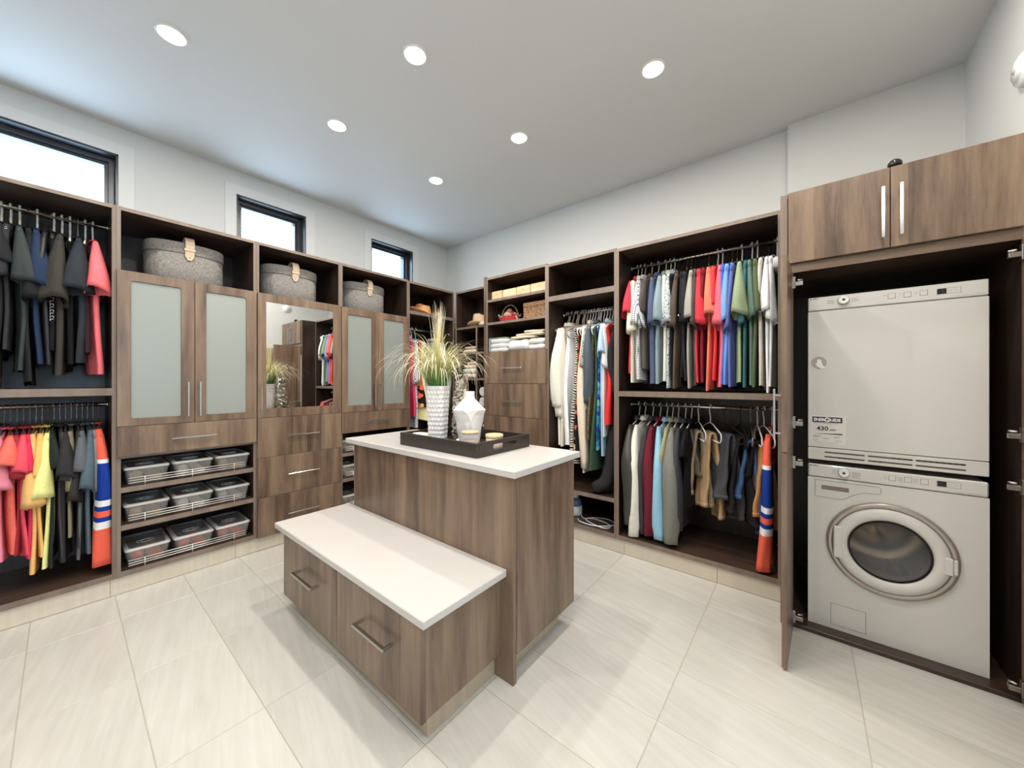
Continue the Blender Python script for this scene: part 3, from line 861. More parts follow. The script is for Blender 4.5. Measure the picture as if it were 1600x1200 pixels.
# silver crumpled vase
sx, sy = -1.685, 1.572
sv = thing('silver_vase', 'tall crumpled silver metallic vase standing behind the white vases', 'vase', (sx, sy, ZB))
sr = random.Random(5); rings = []
for i in range(25):
    t = i / 24; z = t * 0.405; h = 0.056 - 0.018 * t
    rings.append([(sx + sq(2 * PI * j / 13, h, 3) * (1 + (sr.uniform(-0.34, 0.24) if 0 < i < 24 else 0)) * math.cos(2 * PI * j / 13 + 0.5),
                   sy + sq(2 * PI * j / 13, h, 3) * (1 + (sr.uniform(-0.34, 0.24) if 0 < i < 24 else 0)) * math.sin(2 * PI * j / 13 + 0.5), ZB + z) for j in range(13)])
rings += [[(sx + (p[0] - sx) * 0.8, sy + (p[1] - sy) * 0.8, ZB + zz) for p in rings[24]] for zz in (0.405, 0.36)]
o = MB().loft(rings, (True, True), smooth=False).build('body', plain('hammered_silver', (226, 220, 212), 0.16, 1.0), sv)
# candle jar
jx, jy = -1.378, 1.352
cj = thing('candle_jar', 'small glass candle jar with a wooden lid near the tray front corner', 'candle', (jx, jy, ZB))
MB().lathe([(0.0005, 0), (0.043, 0), (0.045, 0.004), (0.045, 0.088), (0.042, 0.088), (0.042, 0.006), (0.0005, 0.006)], jx, jy, 28, cz=ZB).build('glass', jar_m, cj)
MB().lathe([(0.0005, 0.007), (0.0405, 0.007), (0.0405, 0.055), (0.0005, 0.055)], jx, jy, 24, cz=ZB).build('wax', plain('rose_gold_wax', (214, 170, 146), 0.5), cj)
MB().lathe([(0.0005, 0.0885), (0.046, 0.0885), (0.047, 0.092), (0.046, 0.100), (0.0005, 0.101)], jx, jy, 28, cz=ZB).build('lid', pine, cj)
kx, ky = -1.325, 1.485
kj = thing('wooden_jar', 'low round pale wooden box with a lid by the tray handle', 'jar', (kx, ky, ZB))
MB().lathe([(0.0005, 0), (0.044, 0), (0.046, 0.004), (0.046, 0.056), (0.0005, 0.056)], kx, ky, 28, cz=ZB).build('body', plain('cream_jar', (226, 206, 172), 0.45), kj)
MB().lathe([(0.0005, 0.0565), (0.048, 0.0565), (0.049, 0.06), (0.048, 0.074), (0.0005, 0.076)], kx, ky, 28, cz=ZB).build('lid', pine, kj)
dx_, dy_ = -1.762, 1.318
dd = thing('white_dish', 'small white oval dish at the left corner of the tray', 'dish', (dx_, dy_, ZB))
MB().loft([[(dx_ + a * math.cos(2 * PI * j / 28), dy_ + b_ * math.sin(2 * PI * j / 28), ZB + z) for j in range(28)] for (a, b_, z) in
           ((0.028, 0.022, 0), (0.042, 0.034, 0.018), (0.047, 0.038, 0.058), (0.044, 0.035, 0.058), (0.038, 0.03, 0.02), (0.01, 0.008, 0.008))]).build('bowl', white_cer, dd)

# ================================================================ washer and dryer
AX0, AX1, AY = 0.013, 0.608, 2.460
ink = plain('grey_print', (120, 116, 112), 0.6)
ink_d = plain('dark_print', (40, 38, 37), 0.6)
lcd = plain('display_glass', (24, 30, 26), 0.12)
groove = plain('panel_groove', (86, 82, 78), 0.8)
hand_m = plain('grey_sticker_film', (172, 164, 154), 0.5)
FONT = None
def text(name, s, size, x, y, z, m, parent, bold=0.0, align='LEFT', sx=1.0, depth=0.0004):
    cu = bpy.data.curves.new(name, 'FONT'); cu.body = s; cu.size = size; cu.align_x = align
    cu.offset = bold; cu.extrude = depth; cu.resolution_u = 2
    o = bpy.data.objects.new(name, cu); COL.objects.link(o)
    dg = bpy.context.evaluated_depsgraph_get()
    me = bpy.data.meshes.new_from_object(o.evaluated_get(dg))
    bpy.data.objects.remove(o)
    org = ORG[parent.name]
    for v in me.vertices:
        p = v.co.copy()
        v.co = (x + p.x * sx - org.x, y - 0.0002 - p.z - org.y, z + p.y - org.z)
    me.materials.clear(); me.materials.append(m)
    r = bpy.data.objects.new(name, me); COL.objects.link(r); r.parent = parent; ORG[r.name] = org
    return r
def outline(parent, name, x0, x1, z0, z1, y, m, w=0.0012, r=0.004):
    mb = MB(); ring_frame(mb, x0, x1, z0, z1, x0 + w, x1 - w, z0 + w, z1 - w, r, y - 0.0006, y, place_y, k=3)
    return mb.build(name, m, parent)
def poly_line(parent, name, pts, y, m, w=0.0007):
    mb = MB(); mb.tube([(p[0], y, p[1]) for p in pts], w, 5)
    return mb.build(name, m, parent)
def knob(parent, x, z, y):
    o = MB().lathe([(0.0215, 0.0), (0.0215, -0.006), (0.020, -0.016), (0.0175, -0.0185), (0.015, -0.0175), (0.0005, -0.0172)], x, y, 36, 'y', z).build('knob', white_plastic, parent)
    MB().lathe([(0.0055, -0.0174), (0.0055, -0.0185), (0.0005, -0.0186)], x, y, 14, 'y', z).build('knob_mark', ink_d, o)
    MB().lathe([(0.0236, -0.0002), (0.0236, -0.0007), (0.0224, -0.0007), (0.0224, -0.0002)], x, y, 36, 'y', z).build('knob_ring', ink, parent)
def lines(parent, x0, x1, z1, n, y, pitch=0.0052, h=0.0012):
    mb = MB(); r = random.Random(int(x0 * 1000) + n)
    for i in range(n):
        mb.box(x0, x0 + (x1 - x0) * r.uniform(0.55, 1.0), y - 0.0004, y, z1 - i * pitch - h, z1 - i * pitch)
    return mb.build('printed_lines', ink, parent)
def buttons(parent, z, y, spots):
    for (x, lt, rt) in spots:
        b = box('button', appliance_m, parent, x + 0.001, x + 0.0225, y - 0.0016, y - 0.0002, z - 0.011, z + 0.011, 0.001)
        outline(b, 'button_outline', x - 0.0004, x + 0.0239, z - 0.0124, z + 0.0124, y, ink, 0.0011, 0.003)
        if lt: lines(parent, x - 0.016, x - 0.003, z + 0.007, lt, y, 0.0065)
        if rt: lines(parent, x + 0.028, x + 0.040, z + 0.007, rt, y, 0.0065)
def display(parent, z, y):
    d = box('display', lcd, parent, 0.462, 0.489, y - 0.0012, y - 0.0001, z - 0.0115, z + 0.0115)
    outline(parent, 'display_frame', 0.4605, 0.531, z - 0.0125, z + 0.0125, y, ink, 0.0009, 0.003)
    lines(parent, 0.495, 0.506, z + 0.001, 1, y); lines(parent, 0.513, 0.525, z + 0.001, 1, y)
def logo(parent, x, z, y):
    box('logo_mark', ink_d, parent, x, x + 0.006, y - 0.0005, y, z, z + 0.006)
    text('logo_lettering', 'ASKO', 0.0095, x + 0.0095, y, z, ink_d, parent, 0.0002)

dry = thing('tumble_dryer', 'white dryer with a plain front and an energy label, stacked above the washing machine', 'dryer', (0.31, 2.75, 0.873))
box('body', appliance_m, dry, AX0 + 0.001, AX1 - 0.001, AY + 0.018, 3.05, 0.874, 1.713, 0.003)
box('door_panel', appliance_m, dry, AX0, AX1, AY, AY + 0.0175, 0.940, 1.643, 0.0025)
cp = MB().prism([(AX0 + 0.001, AY + 0.002), (AX1 - 0.001, AY + 0.002), (AX1 - 0.001, AY + 0.0175), (AX0 + 0.001, AY + 0.0175)], 1.648, 1.716).build('control_panel', appliance_m, dry, 0.003)
YP = AY + 0.002
logo(cp, 0.022, 1.705, YP); poly_line(cp, 'panel_line', [(0.022, 1.656), (0.044, 1.656)], YP, ink)
knob(cp, 0.151, 1.6885, YP)
lines(cp, 0.088, 0.122, 1.694, 4, YP); lines(cp, 0.180, 0.212, 1.694, 4, YP)
buttons(cp, 1.684, YP, [(0.308, 1, 0), (0.359, 1, 0), (0.410, 2, 0)])
display(cp, 1.682, YP)
poly_line(cp, 'panel_line', [(0.50, 1.657), (0.60, 1.657)], YP, ink, 0.0004)
vent = MB().box(AX0, AX1, AY, AY + 0.0175, 0.875, 0.9365).build('vent_panel', appliance_m, dry, 0.0025)
mb = MB()
for (a, b_) in ((0.079, 0.228), (0.239, 0.386), (0.396, 0.544)):
    for z in (0.917, 0.894):
        pts = []
        for i in range(9):
            an = PI / 2 + PI * i / 8; pts.append((a + 0.003 + 0.0036 * math.cos(an), z + 0.0036 * math.sin(an)))
        for i in range(9):
            an = -PI / 2 + PI * i / 8; pts.append((b_ - 0.003 + 0.0036 * math.cos(an), z + 0.0036 * math.sin(an)))
        n = len(pts)
        mb.add([(p[0], AY - 0.0006, p[1]) for p in pts] + [(p[0], AY + 0.0002, p[1]) for p in pts],
               [tuple(range(n))] + [(i, n + i, n + (i + 1) % n, (i + 1) % n) for i in range(n)])
mb.build('vent_slot', groove, vent)
mb = MB()
for a, b_, z in ((0.32, 0.384, 0.917), (0.40, 0.542, 0.917), (0.13, 0.17, 0.894), (0.255, 0.28, 0.894)):
    x = a
    while x < b_:
        mb.box(x, x + 0.012, AY - 0.001, AY - 0.0006, z - 0.0025, z + 0.0025); x += 0.0185
mb.build('slot_opening', black_m, vent)
# sticker with the energy rating
st = box('energy_label', plain('label_paper', (224, 220, 214), 0.6), dry, 0.026, 0.160, AY - 0.0007, AY - 0.0001, 0.958, 1.104)
box('label_band', black_m, st, 0.031, 0.147, AY - 0.0011, AY - 0.0007, 1.069, 1.097)
lw = plain('label_white', (240, 240, 238), 0.6)
text('label_lettering', 'ENER', 0.0205, 0.0365, AY - 0.0011, 1.0762, lw, st, 0.0009, sx=0.86)
text('label_lettering', 'UIDE', 0.0205, 0.1015, AY - 0.0011, 1.0762, lw, st, 0.0009, sx=0.86)
mb = MB(); mb.lathe([(0.0118, -0.0012), (0.0118, -0.0018), (0.0062, -0.0018), (0.0062, -0.0012)], 0.0895, AY, 28, 'y', 1.083)
mb.build('label_dial', lw, st)
poly_line(st, 'label_dial', [(0.0885, 1.083), (0.101, 1.0715)], AY - 0.0014, lw, 0.0018)
text('label_lettering', '430', 0.030, 0.048, AY - 0.0007, 1.028, ink_d, st, 0.0006, sx=1.02)
text('label_lettering', 'kWh', 0.0105, 0.101, AY - 0.0007, 1.029, ink_d, st, 0.0004)
mb = MB(); mb.add([(0.04, AY - 0.001, 1.0105), (0.147, AY - 0.001, 1.009), (0.147, AY - 0.001, 1.0155), (0.04, AY - 0.001, 1.0108)], [(0, 1, 2, 3)])
mb.build('label_scale', ink_d, st)
for (a, b_, z, n) in ((0.034, 0.070, 1.002, 4), (0.114, 0.150, 1.000, 3), (0.074, 0.100, 0.990, 2), (0.034, 0.058, 0.980, 2), (0.120, 0.150, 0.980, 2), (0.036, 0.148, 0.967, 1), (0.036, 0.146, 1.065, 1)):
    lines(st, a, b_, z, n, AY - 0.0007, 0.0036, 0.0009)
# grey oval sticker with a hand
ov = MB(); n = 36
ov.add([(0.0565 + 0.031 * math.cos(2 * PI * i / n), AY - 0.0008, 1.377 + 0.031 * math.sin(2 * PI * i / n)) for i in range(n)], [tuple(range(n))])
ov = ov.build('hand_sticker', hand_m, dry)
hp = [(0.050, 1.350), (0.046, 1.366), (0.042, 1.374), (0.045, 1.377), (0.050, 1.372), (0.049, 1.392), (0.052, 1.395), (0.055, 1.392), (0.057, 1.397), (0.060, 1.395), (0.062, 1.390), (0.065, 1.392), (0.067, 1.386), (0.069, 1.372), (0.074, 1.360), (0.080, 1.354), (0.084, 1.350), (0.070, 1.346)]
MB().add([(p[0], AY - 0.0012, p[1]) for p in hp], [tuple(range(len(hp)))]).build('hand_print', lw, ov)
MB().add([(0.043, AY - 0.0014, 1.367), (0.052, AY - 0.0014, 1.355), (0.064, AY - 0.0014, 1.346), (0.055, AY - 0.0014, 1.3475)], [(0, 1, 2, 3)]).build('cuff_print', ink_d, ov)

was = thing('washing_machine', 'white front-loading washing machine with a round glass door, below the dryer', 'washer', (0.31, 2.75, 0.0215))
ZC, XC = 0.478, 0.307
mb = MB(); mb.box(AX0 + 0.001, AX1 - 0.001, 3.0, 3.05, 0.0225, 0.846)
mb.box(AX0 + 0.001, AX0 + 0.02, AY + 0.018, 3.0, 0.0225, 0.846).box(AX1 - 0.02, AX1 - 0.001, AY + 0.018, 3.0, 0.0225, 0.846)
mb.box(AX0 + 0.02, AX1 - 0.02, AY + 0.018, 3.0, 0.0225, 0.04).box(AX0 + 0.02, AX1 - 0.02, AY + 0.018, 3.0, 0.828, 0.846)
mb.build('body', appliance_m, was, 0.003)
mb = MB(); ring_frame(mb, AX0, AX1, 0.0225, 0.7835, XC, XC, ZC, ZC, 0.150, AY, AY + 0.0175, place_y, k=12, circle=True)
mb.build('front_panel', appliance_m, was)
cp = box('control_panel', appliance_m, was, AX0 + 0.001, AX1 - 0.001, AY + 0.001, AY + 0.0175, 0.7865, 0.851, 0.005)
YP = AY + 0.001
logo(cp, 0.023, 0.841, YP); knob(cp, 0.152, 0.822, YP)
lines(cp, 0.111, 0.124, 0.834, 5, YP); lines(cp, 0.181, 0.222, 0.829, 6, YP)
buttons(cp, 0.823, YP, [(0.310, 3, 3), (0.361, 4, 3), (0.412, 2, 0)])
display(cp, 0.823, YP)
poly_line(cp, 'panel_line', [(0.52, 0.795), (0.60, 0.795)], YP, ink, 0.0004)
dr = MB()
dpts = [(0.042, 0.771), (0.278, 0.771), (0.284, 0.765), (0.284, 0.742), (0.278, 0.738), (0.225, 0.734), (0.185, 0.714), (0.150, 0.686), (0.045, 0.686), (0.042, 0.690)]
dr.add([(p[0], AY - 0.0007, p[1]) for p in dpts] + [(p[0], AY - 0.0001, p[1]) for p in dpts], [tuple(range(10))] + [(i, 10 + i, 10 + (i + 1) % 10, (i + 1) % 10) for i in range(10)])
dr = dr.build('detergent_drawer', appliance_m, was)
poly_line(dr, 'drawer_seam', dpts + [dpts[0]], AY - 0.0007, groove, 0.0007)
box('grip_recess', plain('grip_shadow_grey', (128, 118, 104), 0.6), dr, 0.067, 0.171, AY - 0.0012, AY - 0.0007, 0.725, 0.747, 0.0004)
box('filter_flap', appliance_m, was, 0.104, 0.231, AY - 0.0009, AY - 0.0001, 0.046, 0.150, 0.0004)
outline(was, 'flap_seam', 0.1025, 0.2325, 0.0445, 0.1515, AY, groove, 0.0014, 0.003)
# round door
ringm = plain('warm_grey_door_ring', (176, 166, 158), 0.28, 0.55)
dd_ = MB().lathe([(0.222, 0.0), (0.222, -0.010), (0.217, -0.017), (0.205, -0.018), (0.196, -0.012), (0.196, 0.0)], XC, AY - 0.0004, 72, 'y', ZC).build('door', ringm, was)
MB().lathe([(0.1955, -0.004), (0.1955, -0.018), (0.190, -0.025), (0.168, -0.029), (0.150, -0.027), (0.143, -0.020), (0.141, -0.004)], XC, AY - 0.0004, 72, 'y', ZC).build('door_frame', appliance_m, dd_)
MB().lathe([(0.1405, -0.019), (0.1405, -0.008), (0.134, -0.008), (0.134, -0.019)], XC, AY - 0.0004, 64, 'y', ZC).build('door_gasket', plain('door_gasket_rubber', (58, 52, 46), 0.35), dd_)
glass_door_m = clear_glass('washer_glass_reflection_tint', (0.84, 0.78, 0.71), 0.88)  # brown reflections are put into the glass tint
MB().lathe([(0.1335, -0.012), (0.125, 0.006), (0.105, 0.030), (0.075, 0.050), (0.035, 0.060), (0.0005, 0.062)], XC, AY - 0.0004, 56, 'y', ZC).build('door_glass', glass_door_m, dd_)
for (x0, x1, z0, z1, nm) in ((0.112, 0.146, 0.400, 0.556, 'hinge_cover'), (0.476, 0.5045, 0.430, 0.506, 'latch'), (0.5055, 0.518, 0.436, 0.503, 'latch_grip')):
    box(nm, appliance_m, dd_, x0, x1, AY - 0.031, AY - 0.019, z0, z1, 0.004)
drum_m = plain('drum_steel', (176, 166, 152), 0.3, 1.0)
MB().lathe([(0.149, 0.0), (0.150, 0.06), (0.225, 0.065), (0.235, 0.10), (0.235, 0.40), (0.20, 0.44), (0.07, 0.44), (0.06, 0.42), (0.0005, 0.42)], XC, AY + 0.02, 48, 'y', ZC).build('drum', drum_m, was)
for k in range(3):
    a = -PI / 2 + 0.35 + k * 2 * PI / 3
    mb = MB(); ux, uz = math.cos(a), math.sin(a)
    rings = []
    for (y, w, r0) in ((2.55, 0.006, 0.20), (2.60, 0.03, 0.165), (2.80, 0.04, 0.16), (2.86, 0.04, 0.20)):
        rings.append([(XC + ux * rr - uz * ww, y, ZC + uz * rr + ux * ww) for (rr, ww) in ((0.232, -w), (r0, -w * 0.4), (r0, w * 0.4), (0.232, w))])
    mb.loft(rings).build('drum_paddle', drum_m, was)

# ================================================================ things on shelves
grey_linen = fabric((122, 117, 111), 'linen')
strap_m = plain('natural_leather_strap', (206, 182, 156), 0.5)
def hat_box(y, label):
    zb = 1.9455; x = -3.46; hw, hd, h = 0.212, 0.155, 0.285
    r = thing('hat_box', label, 'box', (x, y, zb), 'grey linen hat boxes along the top shelf')
    def ringat(k, z, n=56):
        out = []
        for j in range(n):
            a = 2 * PI * j / n; c, s = math.cos(a), math.sin(a); p = 2.7
            q = 1 / ((abs(c) ** p + abs(s) ** p) ** (1 / p))
            out.append((x + (hd + k) * q * c, y + (hw + k) * q * s, zb + z))
        return out
    MB().loft([ringat(-0.004, 0), ringat(-0.001, 0.003), ringat(-0.001, h - 0.075)]).build('body', grey_linen, r)
    MB().loft([ringat(0.003, h - 0.0745), ringat(0.004, h - 0.072), ringat(0.004, h - 0.012), ringat(0.002, h - 0.004), ringat(-0.004, h)]).build('lid', grey_linen, r)
    mb = MB(); xf = x + hd + 0.006; w = 0.024
    top = [(x + 0.06, zb + h + 0.002), (x + 0.080, zb + h + 0.030), (x + 0.115, zb + h + 0.042), (x + 0.150, zb + h + 0.034), (xf + 0.014, zb + h + 0.004), (xf + 0.016, zb + h - 0.03), (xf + 0.006, zb + h - 0.06), (xf, zb + h - 0.09), (xf, zb + h - 0.118)]
    rings = []
    for i, (px, pz) in enumerate(top):
        ww = w * (1.0 if i < len(top) - 1 else 0.4)
        a = top[max(i - 1, 0)]; b_ = top[min(i + 1, len(top) - 1)]
        t = Vector((b_[0] - a[0], 0, b_[1] - a[1])).normalized(); nrm = Vector((-t.z, 0, t.x)) * 0.0036
        rings.append([(px + nrm.x, y - ww, pz + nrm.z), (px + nrm.x, y + ww, pz + nrm.z), (px - nrm.x, y + ww, pz - nrm.z), (px - nrm.x, y - ww, pz - nrm.z)])
    s = mb.loft(rings, smooth=False).build('strap', strap_m, r)
    box('strap_loop', strap_m, s, xf + 0.003, xf + 0.015, y - 0.030, y + 0.030, zb + h - 0.058, zb + h - 0.040, 0.003)
    mb = MB(); mb.tube([(xf + 0.0035, y, zb + h - 0.098), (xf + 0.006, y, zb + h - 0.098)], 0.004, 10); mb.build('stud', brass, s)
hat_box(0.546, 'grey linen hat box with a leather strap, above the left pair of frosted doors')
hat_box(1.212, 'grey linen hat box with a leather strap, above the mirror door')
hat_box(1.876, 'grey linen hat box with a leather strap, above the right pair of frosted doors')

def shoe(root_label, cat, x, y, z, rot, c, group, n=12):
    r = thing('shoe', root_label, cat, (x, y, z), group, rot, local=True)
    L = 0.23; rings = []
    for i in range(9):
        t = i / 8; xx = -L / 2 + L * t
        w = (0.026, 0.030, 0.030, 0.027, 0.030, 0.036, 0.037, 0.030, 0.012)[i]
        h = (0.050, 0.062, 0.060, 0.048, 0.038, 0.032, 0.028, 0.024, 0.016)[i]
        rings.append([(xx, w * math.cos(2 * PI * j / n), 0.008 + max(0, h * (0.5 + 0.5 * math.sin(2 * PI * j / n)))) for j in range(n)])
    MB().loft(rings).build('upper', c, r)
    MB().loft([[(-L / 2 + L * (0.5 + 0.5 * math.cos(a)) , 0.036 * math.sin(a) * (0.8 + 0.2 * math.cos(a)), zz) for a in [2 * PI * j / 16 for j in range(16)]] for zz in (0.0, 0.0085)]).build('sole', plain('shoe_sole', (190, 168, 140), 0.7), r)
SHOE = [plain('beige_shoe_leather', (196, 164, 128), 0.5), plain('cream_shoe_leather', (222, 208, 190), 0.5), plain('tan_shoe_leather', (190, 146, 100), 0.5),
        plain('coral_shoe', (214, 78, 70), 0.5), plain('grey_shoe', (168, 168, 166), 0.55)]
SN = ['beige', 'cream', 'tan', 'coral', 'grey']
def storage_box(y0, y1, zs, where, shoe_i, xf=-3.215, tilt=0.0):
    h, L = 0.112, 0.33
    r = thing('storage_box', 'clear lidded plastic storage box, ' + where, 'box', (xf - L / 2, (y0 + y1) / 2, zs), 'clear storage boxes on the low shelves', tilt)
    x1, x0 = xf, xf - L
    def ring(k, z, n=4, rr=0.02):
        pts = []
        for (cx, cy, a0) in ((x1 - k - rr, y1 - k - rr, 0), (x0 + k + rr, y1 - k - rr, PI / 2), (x0 + k + rr, y0 + k + rr, PI), (x1 - k - rr, y0 + k + rr, 1.5 * PI)):
            for i in range(n + 1):
                a = a0 + PI / 2 * i / n; pts.append((cx + rr * math.cos(a), cy + rr * math.sin(a), zs + z))
        return pts
    MB().loft([ring(0.020, 0.0012), ring(0.018, 0.004), ring(0.005, h - 0.018)], (True, False)).build('bin', bin_m, r)
    lid = MB().loft([ring(0.0205, h - 0.002), ring(0.024, h - 0.006), ring(0.06, h - 0.006)], (False, True)).build('lid', lid_m, r)
    MB().loft([ring(0.001, h - 0.017), ring(0.0, h - 0.015), ring(0.0, h - 0.007), ring(0.008, h - 0.002), ring(0.020, h - 0.002)], (False, False)).build('lid_rim', rim_m, lid)
    mb = MB(); cx, cy = (x0 + x1) / 2, (y0 + y1) / 2
    for q in (0.02, 0.0):
        mb.tube([(cx + 0.03 + (0.028 - q * .3) * math.cos(a), cy + (0.042 - q) * math.sin(a), zs + h - 0.005) for a in [2 * PI * i / 20 for i in range(21)]], 0.0012, 5)
    mb.build('moulded_ring', white_plastic, lid)
    if shoe_i is not None:
        g = '%s shoes inside the %s' % (SN[shoe_i], where)
        for s in (-1, 1):
            shoe('%s shoe, %s outward, in the box %s' % (SN[shoe_i], 'toe' if s > 0 else 'heel', where), 'shoe', cx + 0.012 * s, cy + s * 0.034, zs + 0.0045, (0 if s > 0 else PI) + 0.1 * s, SHOE[shoe_i], g)
rows_ = ((0.640, 'top', (0, 1, 2)), (0.413, 'middle', (2, 1, 4)), (0.1372, 'bottom', (3, 3, 3)))
cols_ = ((0.229, 0.438, 'left'), (0.452, 0.662, 'centre'), (0.672, 0.876, 'right'))
jig = random.Random(4)
for (zs, rn, sh) in rows_:
    for k, (a, b_, cn) in enumerate(cols_):
        dy = jig.uniform(-0.003, 0.003)
        storage_box(a + dy, b_ + dy, zs, '%s of the %s shelf, left frosted cabinet' % (cn, rn), sh[k])
for (zs, rn, _s) in rows_:
    storage_box(1.562, 1.768, zs, '%s shelf, right frosted cabinet' % rn, (0, 1, 4)[rows_.index((zs, rn, _s))])

# hats
def hat(name, label, x, y, z, rb, rc, hc, c, band, rot, brim_up=0.02, pinch=0.25, asp=0.82):
    r = thing(name, label, 'hat', (x, y, z), None, rot, local=True)
    n = 36
    def rg(rx, ry, f): return [(rx * math.cos(2 * PI * j / n), ry * math.sin(2 * PI * j / n), f(2 * PI * j / n)) for j in range(n)]
    up = lambda k: (lambda a: 0.004 + k * brim_up * abs(math.sin(a)) ** 2 * 1.6 - k * 0.3 * brim_up * abs(math.cos(a)) ** 2 + 0.012)
    mb = MB(); mb.loft([rg(rc, rc * asp, up(0)), rg(rb * 0.8, rb * asp * 0.85, up(0.4)), rg(rb, rb * asp, up(1.0)), rg(rb, rb * asp, lambda a: up(1.0)(a) - 0.004), rg(rb * 0.8, rb * asp * 0.85, lambda a: up(0.4)(a) - 0.004), rg(rc * 0.98, rc * asp * 0.98, lambda a: up(0)(a) - 0.004)], (False, False))
    mb.build('brim', c, r)
    top = lambda k: (lambda a: hc * k + 0.016 - pinch * hc * max(0, math.cos(a)) ** 2 * (k > 0.9))
    MB().loft([rg(rc, rc * asp, up(0)), rg(rc * 0.95, rc * asp * 0.93, top(0.5)), rg(rc * 0.86, rc * asp * 0.78, top(0.93)), rg(rc * 0.74, rc * asp * 0.6, top(1.0)), rg(rc * 0.45, rc * asp * 0.25, top(0.86)), rg(0.004, 0.004, lambda a: hc * 0.8 + 0.01)], (False, True)).build('crown', c, r)
    if band is not None:
        MB().loft([rg(rc * 1.004, rc * asp * 1.01, lambda a: 0.017), rg(rc * 0.985, rc * asp * 0.985, lambda a: 0.045)], (False, False)).build('band', band, r)
straw_o = fabric((205, 146, 88), 'fleck2'); straw_b = fabric((208, 178, 142), 'straw')
hat('cowboy_hat', 'woven orange straw cowboy hat with a curled brim on the corner shelf', -3.405, 2.585, 2.0205, 0.195, 0.100, 0.125, straw_o, None, 0.1, 0.045, 0.2, 0.97)
hat('fedora_hat', 'tan fedora with a dark band, on top of the cubby shelves', -2.93, 3.035, 1.917, 0.155, 0.092, 0.130, straw_b, fabric((66, 50, 42)), 0.25, 0.022, 0.3, 0.86)
hat('flat_straw_hat', 'orange straw hat lying under the fedora', -2.95, 3.045, 1.8985, 0.118, 0.07, 0.012, fabric((206, 140, 88), 'straw'), None, 0.0, 0.002, 0.0, 0.9)
t = thing('knit_beret', 'crumpled pale knit cap right of the fedora', 'cap', (-2.765, 2.955, 1.8985), None)
rb_ = random.Random(9)
MB().loft([[(-2.765 + (0.085 * k) * (1 + 0.12 * math.sin(3 * a + z * 90)) * math.cos(a), 2.955 + (0.06 * k) * (1 + 0.12 * math.cos(2 * a)) * math.sin(a), 1.8987 + z) for a in [2 * PI * j / 24 for j in range(24)]] for (k, z) in ((0.7, 0), (0.95, 0.008), (1, 0.02), (0.9, 0.036), (0.6, 0.05), (0.2, 0.055))]).build('cap_body', fabric((222, 204, 180)), t)
mb = MB(); mb.tube([(-2.79, 2.892, 1.902), (-2.79, 2.866, 1.897), (-2.792, 2.862, 1.86), (-2.80, 2.864, 1.82)], 0.0022, 6); mb.build('cap_cord', fabric((70, 60, 52)), t)

# folded cloth
def folded(label, cat, name, x, y, z, w, d, h, c, group, rot=0.0, layers=2, axis='y', seed=0):
    """One folded cloth: w along x, d along y, a rolled fold facing the viewer."""
    r = thing(name, label, cat, (x, y, z), group, rot, local=True)
    q = random.Random(seed + int(w * 1000))
    th = h / layers
    for l in range(layers):
        rings = []
        m = 9
        for i in range(m):
            t = i / (m - 1); xx = -w / 2 + w * t
            e = 1.0 if 0 < i < m - 1 else 0.86
            zb = l * th + 0.0006; rr = th / 2 * 0.97
            k = 1 + 0.06 * math.sin(t * 9 + seed + l)
            pts = []
            for a in [-PI / 2 + PI * s / 8 for s in range(9)]:
                pts.append((-d / 2 + rr - rr * math.cos(a) * e, (rr + rr * math.sin(a) * e)))
            pts += [(d / 2, 2 * rr), (d / 2, 0.0)]
            rings.append([(xx, p[0] + 0.004 * math.sin(t * 7 + l * 2 + seed), zb + p[1] * (0.97 + 0.03 * math.sin(t * 11 + seed))) for p in pts])
        MB().loft(rings).build('fold', c, r)
    return r
cot = fabric((232, 229, 224)); crm = fabric((214, 200, 172)); tan_k = fabric((200, 178, 146)); beig = fabric((220, 206, 184)); pink_k = fabric((204, 172, 154))
zt = 1.5605
for i in range(3):
    folded('white folded towel in a clear bag, ' + ('bottom', 'middle', 'top')[i] + ' of the stack on the drawer tower', 'towel', 'folded_towel', -2.285, 2.765, zt + 0.0008 + i * 0.0435, 0.20, 0.30, 0.043, cot, 'white towels on the drawer tower', layers=1, seed=i)
def bag(label, x0, x1, y0, y1, z0, h):
    t = thing('clear_bag', label, 'bag', ((x0 + x1) / 2, (y0 + y1) / 2, z0))
    def rg(k, z): return [(x, y, z0 + z) for (x, y) in ((x0 + k, y0 + k), (x1 - k, y0 + k * 1.3), (x1 - k * 0.6, y1 - k), (x0 + k, y1 - k))]
    MB().loft([rg(0.004, 0.0003), rg(0.0, 0.012), rg(0.001, h * 0.5), rg(0.0, h - 0.01), rg(0.006, h)], smooth=False).build('film', wrap_m, t, 0.004)
bag('clear zipped plastic bag around three white folded towels', -2.400, -2.176, 2.605, 2.925, zt, 0.140)
folded('thick white rolled duvet cover in clear wrap, beside the bagged towels', 'bedding', 'folded_bedding', -2.055, 2.765, zt + 0.0008, 0.215, 0.30, 0.112, cot, None, layers=1, seed=5)
folded('grey white folded sheet at the right end of the drawer tower top', 'bedding', 'folded_sheet', -1.84, 2.765, zt + 0.0008, 0.17, 0.30, 0.105, fabric((206, 204, 198)), None, layers=2, seed=6)
for i, (x, w, rot) in enumerate(((-2.01, 0.26, 0.03), (-1.93, 0.30, -0.05), (-1.89, 0.20, 0.12))):
    folded(('pale folded linen lying lowest on the white bedding', 'cream folded linen in the middle of the pile on the bedding', 'cream folded linen on top of the pile on the bedding')[i], 'linen', 'folded_linen', x, 2.76, zt + 0.115 + i * 0.0225, w, 0.27, 0.021, crm, None, rot, layers=1, seed=7 + i)
zs = 1.6055
